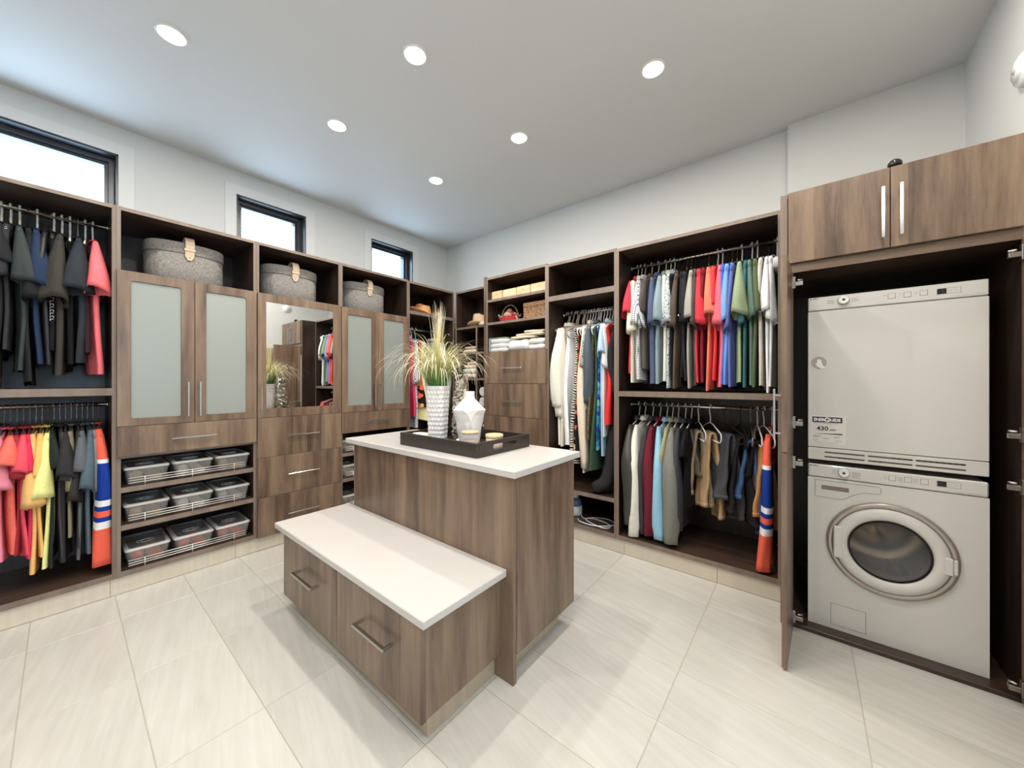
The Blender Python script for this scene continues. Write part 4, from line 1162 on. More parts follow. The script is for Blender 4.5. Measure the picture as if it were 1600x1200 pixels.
for i, (lab, c, w, h) in enumerate((('beige cable knit sweater folded on the upper cubby shelf', beig, 0.23, 0.042), ('tan sweater folded on top of the beige cable knit', tan_k, 0.21, 0.032))):
    folded(lab, 'sweater', 'folded_sweater', -2.965 + 0.012 * i, 3.03, zs + (0, 0.0435)[i], w, 0.24, h, c, None, 0.04 * (1 - 2 * i), layers=1, seed=20 + i)
zs = 1.3155
for i, (lab, c, w, h) in enumerate((('cream sweater at the bottom of the cubby pile', beig, 0.235, 0.058), ('thick ivory sweater second from the bottom of the cubby pile', fabric((230, 220, 204)), 0.24, 0.058), ('beige sweater third in the cubby pile', beig, 0.21, 0.034), ('pinkish tan sweater on top of the cubby pile', pink_k, 0.15, 0.036))):
    folded(lab, 'sweater', 'folded_sweater', -2.965 + (0.02 if i == 3 else 0), 3.03, zs + (0, 0.0592, 0.1184, 0.1536)[i], w, 0.24, h, c, None, (0.02, -0.05, 0.03, 0.08)[i], layers=1, seed=30 + i)
zs = 1.0065
folded('pinkish tan sweater lying in the lower cubby behind the vases', 'sweater', 'folded_sweater', -2.965, 3.03, zs, 0.22, 0.24, 0.06, pink_k, None, 0.0, layers=1, seed=41)
def roll(label, x, z):
    t = thing('rolled_towel', label, 'towel', (x, 3.03, z), 'rolled white towels in the cubby')
    R = 0.053
    mb = MB(); pts = []
    for i in range(64):
        a = i / 63 * 3.0 * 2 * PI; r = 0.012 + (R - 0.014) * i / 63
        pts.append((x + r * math.cos(a), z + R + r * math.sin(a)))
    rings = []
    for i in range(64):
        a = pts[max(i - 1, 0)]; b_ = pts[min(i + 1, 63)]; t_ = Vector((b_[0] - a[0], 0, b_[1] - a[1])).normalized(); nn = Vector((-t_.z, 0, t_.x)) * 0.0055
        p = pts[i]
        rings.append([(p[0] + nn.x, 2.89, p[1] + nn.z), (p[0] + nn.x, 3.15, p[1] + nn.z), (p[0] - nn.x, 3.15, p[1] - nn.z), (p[0] - nn.x, 2.89, p[1] - nn.z)])
    mb.loft(rings, smooth=True).build('towel_roll', cot, t)
roll('lower rolled white towel in the cubby beside the drawer tower', -2.752, 1.0065)
roll('upper rolled white towel in the cubby beside the drawer tower', -2.750, 1.118)
folded('grey folded blanket low in the cubby by the drawer tower', 'blanket', 'folded_blanket', -2.64, 3.03, 0.712, 0.30, 0.22, 0.10, fabric((198, 190, 178)), None, layers=2, seed=50)

# pale wooden boxes on the top shelf of the tower
for i, (a, b_) in enumerate(((-2.398, -2.268), (-2.258, -2.100), (-2.090, -1.936), (-1.924, -1.745))):
    lab = ('first (leftmost)', 'second from the left', 'third from the left', 'fourth (rightmost)')[i] + ' of the pale pine boxes on the top tower shelf'
    t = thing('wooden_box', lab, 'box', ((a + b_) / 2, 2.77, 2.0705), 'pale pine boxes on the top tower shelf')
    y0 = 2.650 + (0, 0.006, 0.003, 0.0)[i]
    mb = MB(); mb.box(a, b_, y0, y0 + 0.012, 2.0708, 2.152).box(a, b_, y0 + 0.238, y0 + 0.25, 2.0708, 2.152)
    mb.box(a, a + 0.012, y0 + 0.0122, y0 + 0.2378, 2.0708, 2.152).box(b_ - 0.012, b_, y0 + 0.0122, y0 + 0.2378, 2.0708, 2.152).box(a + 0.0122, b_ - 0.0122, y0 + 0.0122, y0 + 0.2378, 2.0708, 2.08)
    mb.build('box_body', pine, t, 0.001)
    box('box_lid', pine, t, a + 0.001, b_ - 0.001, y0 + 0.001, y0 + 0.249, 2.1522, 2.159, 0.001)
    mb = MB(); mb.tube([((a + b_) / 2, y0 - 0.0003, 2.128), ((a + b_) / 2, y0 - 0.002, 2.128)], 0.004, 10); mb.build('finger_hole', plain('dark_hole', (70, 44, 26), 0.8), t)
# red basket bag
bx, by, bz = -2.255, 2.755, 1.8495
bk = thing('basket_bag', 'small red basket bag with cream petals, a beaded handle and a bundle inside', 'bag', (bx, by, bz))
red = fabric((196, 40, 52)); petal = plain('cream_petal_shell', (230, 208, 178), 0.4)
def el(rx, ry, z, n=40, w=0.0): return [(bx + rx * (1 + w * math.sin(12 * 2 * PI * j / n)) * math.cos(2 * PI * j / n), by + ry * (1 + w * math.sin(12 * 2 * PI * j / n)) * math.sin(2 * PI * j / n), bz + z) for j in range(n)]
MB().loft([el(0.095, 0.065, 0.0005), el(0.108, 0.075, 0.012, w=0.03), el(0.112, 0.078, 0.035, w=0.03), el(0.112, 0.078, 0.062), el(0.104, 0.072, 0.062), el(0.1, 0.068, 0.03)], (True, True)).build('basket', red, bk)
mb = MB(); q = random.Random(8)
for i in range(70):
    a = q.uniform(0, 2 * PI); z = q.uniform(0.055, 0.088); k = q.uniform(0.98, 1.1)
    c = Vector((bx + 0.112 * k * math.cos(a), by + 0.08 * k * math.sin(a), bz + z)); r_ = q.uniform(0.006, 0.011)
    mb.add([c + Vector(v) * r_ for v in ((1, 0, 0), (0, 1, 0), (-1, 0, 0), (0, -1, 0), (0, 0, 1), (0, 0, -0.6))], [(0, 1, 4), (1, 2, 4), (2, 3, 4), (3, 0, 4), (1, 0, 5), (2, 1, 5), (3, 2, 5), (0, 3, 5)], True)
mb.build('petal_trim', petal, bk)
mb = MB(); mb.tube([(bx + 0.100 * math.cos(a), by, bz + 0.065 + 0.115 * math.sin(a)) for a in [PI * i / 24 for i in range(25)]], [0.0075 if i % 2 else 0.0045 for i in range(25)], 8)
mb.build('beaded_handle', plain('beaded_handle', (188, 164, 134), 0.5), bk)
for (dx, dz, rr, c, nm) in ((-0.02, 0.085, 0.042, petal, 'cream_bundle'), (0.035, 0.08, 0.036, red, 'red_bundle'), (0.0, 0.118, 0.030, plain('blush_cloth', (224, 150, 130), 0.7), 'blush_bundle')):
    mb = MB(); mb.lathe([(0.001, -rr)] + [(rr * math.cos(a) * (1 + 0.1 * math.sin(a * 7)), rr * math.sin(a)) for a in [-1.2 + 0.3 * i for i in range(9)]] + [(0.001, rr)], bx + dx, by, 14, cz=bz + dz); mb.build(nm, c, bk)
mb = MB(); mb.tube([(bx + 0.10, by - 0.03, bz + 0.07), (bx + 0.13, by - 0.06, bz + 0.045), (bx + 0.155, by - 0.07, bz + 0.008)], [0.006, 0.008, 0.004], 8); mb.build('ribbon_end', petal, bk)
# wicker box
wx0, wx1, wy0, wy1, wz, wh = -2.018, -1.748, 2.665, 2.90, 1.8495, 0.150
wk = thing('wicker_box', 'lidded brown woven wicker box right of the red basket', 'basket', ((wx0 + wx1) / 2, (wy0 + wy1) / 2, wz))
def wm():
    m, nt, b = new_mat('brown_wicker')
    vec = coords(nt)[0]; oi = noise(nt, vec, 90.0, 2.0)
    nt.links.new(ramp(nt, oi, [(0.3, (104, 70, 46)), (0.5, (160, 118, 82)), (0.7, (198, 158, 118))]), b.inputs['Base Color']); b.inputs['Roughness'].default_value = 0.6
    return m
wick = wm()
def weave(z0, z1, k, rows):
    rings = []; nx, ny = 40, 34
    loop = [(wx0 + (wx1 - wx0) * i / nx, wy0, 0, -1) for i in range(nx)] + [(wx1, wy0 + (wy1 - wy0) * i / ny, 1, 0) for i in range(ny)] + [(wx1 - (wx1 - wx0) * i / nx, wy1, 0, 1) for i in range(nx)] + [(wx0, wy1 - (wy1 - wy0) * i / ny, -1, 0) for i in range(ny)]
    R = rows * 4
    for i in range(R + 1):
        f = i / R; row = int(f * rows); ph = math.sin(f * rows * PI) ** 2
        rings.append([(p[0] + p[2] * (0.0045 * ph * (1 if (j // 2 + row) % 2 else -0.4) + k), p[1] + p[3] * (0.0045 * ph * (1 if (j // 2 + row) % 2 else -0.4) + k), z0 + (z1 - z0) * f) for j, p in enumerate(loop)])
    return MB().loft(rings)
weave(wz + 0.001, wz + 0.112, 0.0, 8).build('basket_body', wick, wk)
weave(wz + 0.1125, wz + wh, 0.004, 3).build('basket_lid', wick, wk)

# humidifier and cable on the low shelf
hx, hy, hz = -1.545, 2.78, 0.1375
hm = thing('humidifier', 'small white and blue tinted humidifier on the low shelf of the long hanging bay', 'humidifier', (hx, hy, hz))
MB().lathe([(0.0005, 0.0005), (0.058, 0.0005), (0.061, 0.006), (0.061, 0.075), (0.055, 0.078)], hx, hy, 28, cz=hz, caps=(False, True)).build('base', white_plastic, hm)
MB().lathe([(0.0005, 0.0785), (0.054, 0.0785), (0.055, 0.11), (0.046, 0.14), (0.0005, 0.142)], hx, hy, 28, cz=hz).build('water_tank', plain('blue_tinted_tank', (108, 122, 150), 0.2), hm)
MB().lathe([(0.030, 0.1425), (0.034, 0.165), (0.032, 0.20), (0.0005, 0.202)], hx, hy, 28, cz=hz, caps=(True, False)).build('mist_tower', white_plastic, hm)
cord = MB(); pts = []
ctrl = [(-1.483, 2.77, 0.150), (-1.43, 2.72, 0.142), (-1.36, 2.76, 0.142), (-1.24, 2.74, 0.142), (-1.18, 2.68, 0.142), (-1.22, 2.63, 0.143), (-1.33, 2.65, 0.148), (-1.40, 2.70, 0.150), (-1.36, 2.79, 0.142), (-1.26, 2.82, 0.142), (-1.17, 2.76, 0.142), (-1.20, 2.66, 0.152), (-1.30, 2.63, 0.142), (-1.42, 2.64, 0.142), (-1.47, 2.69, 0.142)]
for i in range(len(ctrl) - 1):
    p0, p1, p2, p3 = (Vector(ctrl[max(0, min(len(ctrl) - 1, k))]) for k in (i - 1, i, i + 1, i + 2))
    for s in range(6):
        t = s / 6
        pts.append(0.5 * ((2 * p1) + (p2 - p0) * t + (2 * p0 - 5 * p1 + 4 * p2 - p3) * t * t + (3 * p1 - p0 - 3 * p2 + p3) * t ** 3))
cord.tube(pts, 0.0036, 6)
tag(cord.build('power_cord', white_plastic, None, loc=(-1.3, 2.7, 0.138)), 'loose loop of white power cord lying beside the humidifier', 'cord')

# ================================================================ clothes on hangers
HGM = {'wire': plain('grey_wire', (150, 148, 146), 0.35, 0.8), 'steel': plain('steel_hook', (176, 174, 172), 0.3, 0.9), 'bead': plain('ivory_twisted_hook', (216, 212, 202), 0.5),
       'clip': plain('steel_clip', (190, 188, 184), 0.3, 0.9), 'white': plain('white_hanger_plastic', (232, 228, 228), 0.4), 'grey': plain('warm_grey_hanger', (200, 190, 180), 0.4),
       'black': plain('black_velvet', (20, 19, 20), 0.8), 'gold': plain('gold_hook', (196, 156, 90), 0.25, 1.0), 'velvet': plain('taupe_velvet', (176, 164, 150), 0.85), 'brass': plain('brass_hook', (140, 110, 70), 0.35, 1.0)}
HNAME = {'wire': 'grey wire', 'steel': 'steel hooked', 'bead': 'ivory twisted', 'clip': 'steel clip', 'white': 'white plastic', 'grey': 'warm grey plastic', 'black': 'black velvet', 'gold': 'gold hooked', 'velvet': 'taupe velvet', 'brass': 'brass hooked'}
HR = {'wire': 0.0022, 'steel': 0.0026, 'bead': 0.0042, 'clip': 0.003, 'white': 0.0045, 'grey': 0.0042, 'black': 0.0026, 'gold': 0.0026, 'velvet': 0.0065, 'brass': 0.0024}
HPROTO = {}
def hanger(kind, label, loc, rotz, group=None, bar=True, drop=0.0):
    key = (kind, bar)
    r = HR[kind]; RR = 0.0127 + r
    root = thing('hanger', label, 'hanger', loc, group, rotz, local=True)
    if key not in HPROTO:
        mb = MB()
        pts = [(RR * math.cos(a), 0, RR * math.sin(a)) for a in [-0.35 + (PI + 0.35) * i / 12 for i in range(13)]]
        pts += [(-RR, 0, -0.03), (-RR * 0.5, 0, -0.05), (0, 0, -0.066), (0, 0, -0.104)]
        wob = 0.0 if kind != 'bead' else 0.0012
        mb.tube(pts, [r + (wob if i % 2 else 0) for i in range(len(pts))], 8)
        hook = mb.build('hook', HGM[kind], root)
        mb = MB(); ra = max(r, 0.0035)
        arm = [(0.195, 0, -0.176), (0.19, 0, -0.165), (0.12, 0, -0.140), (0.05, 0, -0.117), (0, 0, -0.108), (-0.05, 0, -0.117), (-0.12, 0, -0.140), (-0.19, 0, -0.165), (-0.195, 0, -0.176)]
        if bar:
            arm = [(0.17, 0, -0.225), (0.188, 0, -0.212), (0.197, 0, -0.190)] + arm[1:-1] + [(-0.197, 0, -0.190), (-0.188, 0, -0.212), (-0.17, 0, -0.225), (0.17, 0, -0.225)]
        mb.tube(arm, ra, 8)
        fr = mb.build('shoulder_frame', HGM['black' if kind == 'gold' else ('steel' if kind == 'brass' else kind)], root)
        HPROTO[key] = (hook, fr)
    else:
        for p in HPROTO[key]:
            c = p.copy(); COL.objects.link(c); c.parent = root
    return root

cr = random.Random(21)
def sp(v, p): return math.copysign(abs(v) ** p, v)
def body_mesh(sh, L, Wh, Tk, seed, neck=0.065, drop=0.056, rows=18, n=32, sway=0.01, neckin=0.86, hemcurve=0.014):
    q = random.Random(seed); p1, p2, p3 = (q.uniform(0, 6.28) for _ in range(3)); k1, k2 = q.uniform(14, 20), q.uniform(26, 36)
    sw = q.uniform(-1, 1) * sway; sw2 = q.uniform(-1, 1) * sway; tilt = q.uniform(-0.10, 0.10); tp = q.uniform(0.75, 1.05); rings = []
    for i in range(rows + 1):
        t = (i / rows) ** 1.15
        W = sh * (1 - smoothstep(t / 0.12) * (1 - neckin)) if t < 0.12 else sh * neckin + (Wh - sh * neckin) * smoothstep((t - 0.12) / 0.88)
        th = 0.0075 + (Tk - 0.0075) * min(1, t / 0.30) ** 0.7
        ring = []
        for j in range(n):
            a = 2 * PI * j / n
            xx = W * sp(math.cos(a), 0.75); e = abs(math.cos(a))
            yy = th * sp(math.sin(a), 0.6) * (0.75 + 0.25 * abs(math.cos(2 * a)))
            fold = 0.42 * Tk * min(1, t * 1.6) * (math.sin(k1 * xx + p1 + 1.5 * t) + 0.6 * math.sin(k2 * xx + p2))
            zt = -drop * min(1.15, abs(xx) / 0.2) - (0.012 if abs(xx) < neck else 0) * (1 - t)
            z = zt * (1 - t) ** 2 - (L - hemcurve * math.sin(k1 * 0.5 * xx + p3)) * t
            ring.append((xx * (1 + 0.02 * math.sin(9 * t + p3)), yy * (1 + (tp - 1) * t) + fold + sw * math.sin(PI * t) + sw2 * math.sin(2.2 * PI * t + 5 * xx) * t, z - tilt * xx * t))
        rings.append(ring)
    return MB().loft(rings, (True, False))
def sleeve_mesh(sgn, sh, out, drop, length, ry, seed, long=False, n=20, taper=False):
    q = random.Random(seed + 7 * sgn); ph = q.uniform(0, 6.28); tw = q.uniform(-0.25, 0.25); lean = q.uniform(-0.008, 0.008)
    rings = []; m = 18 if long else 11
    x0 = sh - 0.045
    for i in range(m + 1):
        t = i / m; e = smoothstep(t)
        xc = x0 + (out - 0.035 - x0) * min(1, t * 1.7) ** 0.8 if not long else x0 + (out - 0.04 - x0) * min(1, t * 3.0) ** 0.8 + 0.012 * math.sin(PI * t)
        zc = -drop + 0.016 - length * t
        if long:
            rx = 0.026 + 0.026 * min(1, t * 3) - 0.012 * smoothstep((t - 0.5) * 2)
            r2 = 0.012 + (ry - 0.012) * min(1, t * 2.2) ** 0.8
            if taper: r2 = 0.013 + (ry * 1.15 - 0.013) * t ** 0.55
            elif t > 0.93: r2 *= 0.86; rx *= 0.86
        else:
            rx = 0.022 + 0.030 * min(1, t * 1.3)
            r2 = 0.010 + (ry * 1.08 - 0.010) * t ** 0.85
        ring = []
        for j in range(n):
            a = 2 * PI * j / n
            w = 1 + (0.14 * t) * math.sin(3 * a + ph + (5 * t if long else 0)) + 0.05 * t * math.sin(5 * a + ph * 2)
            cx, cy = rx * sp(math.cos(a), 0.9) * w, r2 * sp(math.sin(a), 0.9) * w
            tl = 0.0 if long else (0.32 * cx + tw * cy + 0.008 * math.sin(2 * a + ph)) * t
            ring.append((sgn * (xc + cx), cy + lean * t * 3 + (0.008 * math.sin(t * 6 + ph) if long else 0), zc + tl))
        rings.append(ring)
    if not long:  # stitched hem turned inwards
        last = rings[-1]; cx = sum(p[0] for p in last) / n; cy = sum(p[1] for p in last) / n
        rings.append([(cx + (p[0] - cx) * 0.90, cy + (p[1] - cy) * 0.90, p[2] + 0.004) for p in last])
        rings.append([(cx + (p[0] - cx) * 0.80, cy + (p[1] - cy) * 0.80, p[2] + 0.06) for p in last])
    return MB().loft(rings, (True, long))
def collar_mesh(rx, ry, h):
    def rg(kx, ky, z): return [(kx * math.cos(2 * PI * j / 20), ky * math.sin(2 * PI * j / 20), z - 0.012 * math.cos(2 * PI * j / 20) * 0) for j in range(20)]
    return MB().loft([rg(rx, ry, -0.012), rg(rx * 0.92, ry * 0.92, h), rg(rx * 1.0, ry * 1.1, h + 0.003), rg(rx * 1.14, ry * 1.5, -0.006)], (False, False))
NAMES = {'tee': ('t_shirt', 't-shirt'), 'shirt': ('shirt', 'shirt'), 'check': ('shirt', 'shirt'), 'fleck': ('shirt', 'shirt'), 'long': ('long_sleeved_shirt', 'shirt'), 'leather': ('leather_jacket', 'jacket'),
         'jacket': ('jacket', 'jacket'), 'tank': ('tank_top', 'top'), 'dress': ('dress', 'dress'), 'zebra': ('dress', 'dress'), 'floral': ('dress', 'dress'), 'blueprint': ('dress', 'dress'), 'sequin': ('dress', 'dress'),
         'robe': ('robe', 'robe'), 'jersey': ('hockey_jersey', 'jersey'), 'print': ('t_shirt', 't-shirt'), 'sleeveprint': ('t_shirt', 't-shirt')}
def garment(rail_pt, rotz, zc, zh, hw, rgb, kind, label, hk, front, seed, spacing=0.034):
    """One garment and its hanger. front = reach of the sleeve from the rail, along local x."""
    name, cat = NAMES[kind]
    tw = cr.uniform(-0.05, 0.05)
    zs = rail_pt[2] - 0.108
    floor_z = {1.10: 0.138, 1.137: 0.138}.get(round(rail_pt[2], 3), 0.0)
    zh, zc = max(zh, floor_z + 0.04), max(zc, floor_z + 0.008)
    root = thing(name, label, cat, (rail_pt[0], rail_pt[1], zs), None, rotz + tw, local=True)
    m = fabric(rgb, {'tee': 'plain', 'shirt': 'plain', 'long': 'plain', 'tank': 'plain', 'dress': 'plain', 'robe': 'plain', 'print': 'plain', 'sleeveprint': 'plain', 'jacket': 'leather'}.get(kind, kind))
    L, SL = zs - zh, zs - zc
    sh = 0.205; hw = hw * 0.92; Tk = min(0.036, max(0.013, spacing * 0.60, hw * 0.44))
    if kind in ('dress', 'zebra', 'floral', 'blueprint', 'sequin', 'tank'):
        body_mesh(0.19, L, 0.232 if kind != 'tank' else 0.19, min(0.05, spacing * 0.75), seed, sway=0.008, hemcurve=0.02).build('body', m, root)
    elif kind == 'jersey':
        body_mesh(sh, 0.80, 0.2, 0.018, seed, sway=0.0).build('body', m, root)
        for s in (1, -1):
            sleeve_mesh(s, sh, front + 0.005, 0.05, 0.80, hw, seed, True, taper=True).build('sleeve', m, root)
    elif kind == 'robe':
        body_mesh(0.2, L, 0.19, 0.034, seed, sway=0.008, hemcurve=0.02).build('body', m, root)
        for s in (1, -1): sleeve_mesh(s, 0.18, 0.19, 0.052, 0.55, 0.03, seed, True).build('sleeve', m, root)
    else:
        lg = kind in ('long', 'leather', 'robe', 'jacket') and SL > 0.40
        body_mesh(sh, L, 0.192, Tk, seed, sway=0.007).build('body', m, root)
        for s in (1, -1):
            sleeve_mesh(s, sh, front, 0.052, SL - 0.04, max(0.02, hw), seed, lg).build('sleeve', m, root)
    if kind in ('shirt', 'check', 'fleck', 'long', 'leather', 'jacket', 'robe'):
        collar_mesh(0.072, 0.022, 0.022).build('collar', m, root)
    elif kind in ('tee', 'print', 'sleeveprint', 'jersey'):
        mb = MB(); mb.tube([(0.074 * math.cos(2 * PI * j / 18), 0.014 * math.sin(2 * PI * j / 18), -0.006) for j in range(19)], 0.006, 6, False)
        mb.build('neckband', m, root)
    if kind == 'print':
        mb = MB(); q = random.Random(3)
        for i in range(11):
            z = -0.35 - i * 0.017
            mb.box(0.1935, 0.1945, -0.007, 0.006, z - 0.0015, z).box(0.1935, 0.1945, -0.007, -0.0055, z - 0.011, z - 0.0015)
            if i % 2: mb.box(0.1935, 0.1945, 0.0045, 0.006, z - 0.011, z - 0.0015)
        mb.build('white_print', plain('white_print', (224, 224, 220), 0.7), root)
    if kind == 'sleeveprint':
        mb = MB(); z = zc - zs + 0.06
        for i in range(5): mb.box(front - 0.002, front + 0.0005, -0.026 + i * 0.011, -0.018 + i * 0.011, z, z + 0.011)
        mb.build('white_print', plain('white_sleeve_print', (232, 232, 230), 0.7), root)
    if kind == 'jacket':
        mb = MB(); mb.tube([(front - 0.03, 0, zc - zs + 0.02), (front - 0.03, 0, zc - zs - 0.016)], 0.026, 14, False); mb.build('pale_cuff', plain('pale_cuff_lining', (206, 202, 194), 0.8), root)
    hanger(hk, '%s hanger of the %s' % (HNAME[hk], label), rail_pt, rotz + tw, None, bar=False)
    return root

def trousers(rail_pt, rotz, ztop, zf, zb, w, c, label, kind='plain', seed=0, thick=0.022, off=0.0):
    """Folded over a bar: one loop of cloth hanging down on both sides, the two ends splayed apart."""
    root = thing('trousers', label, 'trousers', (rail_pt[0], rail_pt[1] + off, ztop), None, rotz, local=True)
    m = fabric(c, kind); q = random.Random(seed); ph, ph2, ph3 = q.uniform(0, 6), q.uniform(0, 6), q.uniform(0, 6)
    n = 36; Lf, Lb = ztop - zf, ztop - zb
    path = []; N = 18
    sp_ = 0.046
    for i in range(N):
        d = 1 - i / N; path.append((thick * 0.8 + sp_ * d ** 0.8, -Lf * d, d, 0.0))
    for i in range(7):
        a = PI * i / 6; path.append((thick * 0.8 * math.cos(a), thick * 0.5 * math.sin(a), 0, a))
    for i in range(1, N + 1):
        d = i / N; path.append((-thick * 0.8 - sp_ * d ** 0.8, -Lb * d, d, PI))
    def ring(py, pz, d, a, grow=1.0):
        out = []
        ww = w * (0.82 + 0.16 * smoothstep(d * 1.4) + 0.05 * math.sin(5 * d + ph3)) * grow
        for j in range(n):
            b_ = 2 * PI * j / n
            xx = ww * sp(math.cos(b_), 0.7); nn = thick * (0.55 + 0.5 * d) * sp(math.sin(b_), 0.6) * grow
            nn += 0.55 * thick * d * math.sin(38 * xx + ph + 2.6 * d + (1.3 if a else 0)) + 0.35 * thick * d * math.sin(75 * xx + ph2 - 3 * d)
            nn += 0.25 * thick * math.sin(16 * d + ph3 + 20 * xx) * d
            out.append((xx, py + nn * math.cos(a), pz + nn * math.sin(a) + 0.010 * d * math.sin(14 * xx + ph3)))
        return out
    MB().loft([ring(*p) for p in path], (True, True)).build('legs', m, root)
    for (L, s_, a) in ((Lf, 1, 0.0), (Lb, -1, PI)):
        e = 0.028 / L
        MB().loft([ring(s_ * (thick * 0.8 + sp_), -L - 0.0008, 1.0, a, 1.04), ring(s_ * (thick * 0.8 + sp_ * (1 - e) ** 0.8), -L * (1 - e), 1 - e, a, 1.04)], (True, True)).build('hem_band', m, root)
    return root

def hash_seed(b, i): return sum(ord(c) for c in b) * 101 + i * 17
G = {}
G['LU'] = [
    (-0.3060, 1.802, 1.347, 0.038, (38, 40, 44), 'tee', 'charcoal tee first on the upper left rail', 'wire', 0.030),
    (-0.2760, 1.829, 1.299, 0.036, (28, 28, 31), 'tee', 'soot black tee left of the beige printed top', 'wire', 0.030),
    (-0.2460, 1.741, 1.234, 0.033, (196, 178, 140), 'tee', 'beige printed top among dark tees, upper left rail', 'wire', 0.030),
    (-0.2160, 1.892, 1.399, 0.036, (33, 34, 37), 'tee', 'black short sleeved tee directly right of the beige printed top', 'bead', 0.030),
    (-0.1860, 1.813, 1.450, 0.030, (45, 46, 50), 'tee', 'charcoal tee half hidden by the dark green grey tee', 'bead', 0.030),
    (-0.1560, 1.800, 1.334, 0.047, (50, 57, 56), 'tee', 'dark green grey tee beside the navy tee', 'bead', 0.030),
    (-0.1260, 1.710, 1.266, 0.038, (28, 29, 30), 'tee', 'black tee squeezed behind the navy tee, upper left rail', 'black', 0.030),
    (-0.0960, 1.787, 1.390, 0.048, (32, 46, 72), 'tee', 'navy blue tee on the upper left rail', 'bead', 0.030),
    (-0.0660, 1.892, 1.405, 0.028, (24, 24, 26), 'jacket', 'black zip jacket with pale cuffs behind the navy tee', 'black', 0.030),
    (-0.0360, 1.720, 1.476, 0.028, (16, 16, 18), 'print', 'black top with a vertical line of white lettering', 'bead', 0.030),
    (-0.0060, 1.717, 1.326, 0.060, (54, 51, 46), 'tee', 'dark olive tee in the middle of the upper left rail', 'bead', 0.030),
    (0.0240, 1.764, 1.373, 0.032, (17, 17, 19), 'tank', 'black velvet tank top right of the olive tee', 'bead', 0.030),
    (0.0540, 1.781, 1.392, 0.069, (40, 44, 50), 'tee', 'large charcoal blue tee next to the coral tee', 'clip', 0.030),
    (0.0840, 1.819, 1.413, 0.030, (48, 28, 34), 'tank', 'dark maroon top just left of the coral tee', 'bead', 0.030),
    (0.1140, 1.799, 1.329, 0.056, (250, 92, 98), 'tee', 'coral pink tee ending the upper left rail', 'white', 0.030),
]
G['LL'] = [
    (-0.2765, 0.756, 0.372, 0.042, (120, 60, 110), 'tee', 'purple tee leftmost on the lower left rail', 'wire', 0.033),
    (-0.2437, 0.943, 0.360, 0.045, (92, 30, 40), 'tee', 'dark maroon knit top left of the rose pink tee', 'wire', 0.034),
    (-0.2080, 0.716, 0.329, 0.046, (214, 122, 142), 'tee', 'rose pink tee left of the orange coral tee', 'wire', 0.029),
    (-0.1865, 0.822, 0.355, 0.053, (235, 92, 76), 'tee', 'orange coral tee on the lower left rail', 'wire', 0.021),
    (-0.1650, 0.753, 0.360, 0.034, (150, 35, 48), 'tee', 'deep red top behind the orange coral tee', 'wire', 0.021),
    (-0.1435, 0.778, 0.323, 0.041, (214, 66, 82), 'tee', 'red pink tee left of the magenta one', 'wire', 0.021),
    (-0.1220, 0.764, 0.318, 0.027, (200, 26, 78), 'tee', 'magenta tee tucked behind the red pink tee', 'wire', 0.021),
    (-0.1005, 0.590, 0.231, 0.041, (240, 165, 92), 'tee', 'light orange tee hanging lowest on the lower left rail', 'steel', 0.021),
    (-0.0790, 0.736, 0.318, 0.031, (224, 172, 84), 'tee', 'golden yellow tee between the light orange and the lime tee', 'steel', 0.021),
    (-0.0575, 0.629, 0.267, 0.042, (214, 224, 128), 'tee', 'lime yellow tee on the lower left rail', 'brass', 0.021),
    (-0.0360, 0.786, 0.250, 0.028, (34, 40, 36), 'tee', 'black green long tee right of the lime tee', 'steel', 0.021),
    (-0.0145, 0.705, 0.294, 0.032, (62, 58, 58), 'tee', 'charcoal brown tee in the middle of the lower left rail', 'steel', 0.021),
    (0.0070, 0.727, 0.284, 0.047, (43, 41, 43), 'tee', 'wide black tee on the lower left rail', 'steel', 0.021),
    (0.0285, 0.642, 0.374, 0.026, (120, 111, 88), 'tee', 'khaki tee behind the slate grey tee', 'steel', 0.021),
    (0.0500, 0.583, 0.337, 0.029, (50, 46, 44), 'tee', 'dark brown tee below the blue grey sleeve', 'steel', 0.021),
    (0.0715, 0.742, 0.270, 0.041, (86, 90, 95), 'tee', 'slate grey tee on the lower left rail', 'steel', 0.021),
    (0.0930, 0.639, 0.296, 0.041, (76, 93, 103), 'tee', 'blue grey tee with a low sleeve near the hockey jersey', 'steel', 0.021),
    (0.1145, 0.626, 0.306, 0.030, (120, 118, 118), 'tee', 'pale grey tee directly left of the hockey jersey', 'steel', 0.021),
    (0.1360, 0.204, 0.147, 0.042, (252, 78, 48), 'jersey', 'orange and blue striped hockey jersey ending the lower left rail', 'brass', 0.021),
]
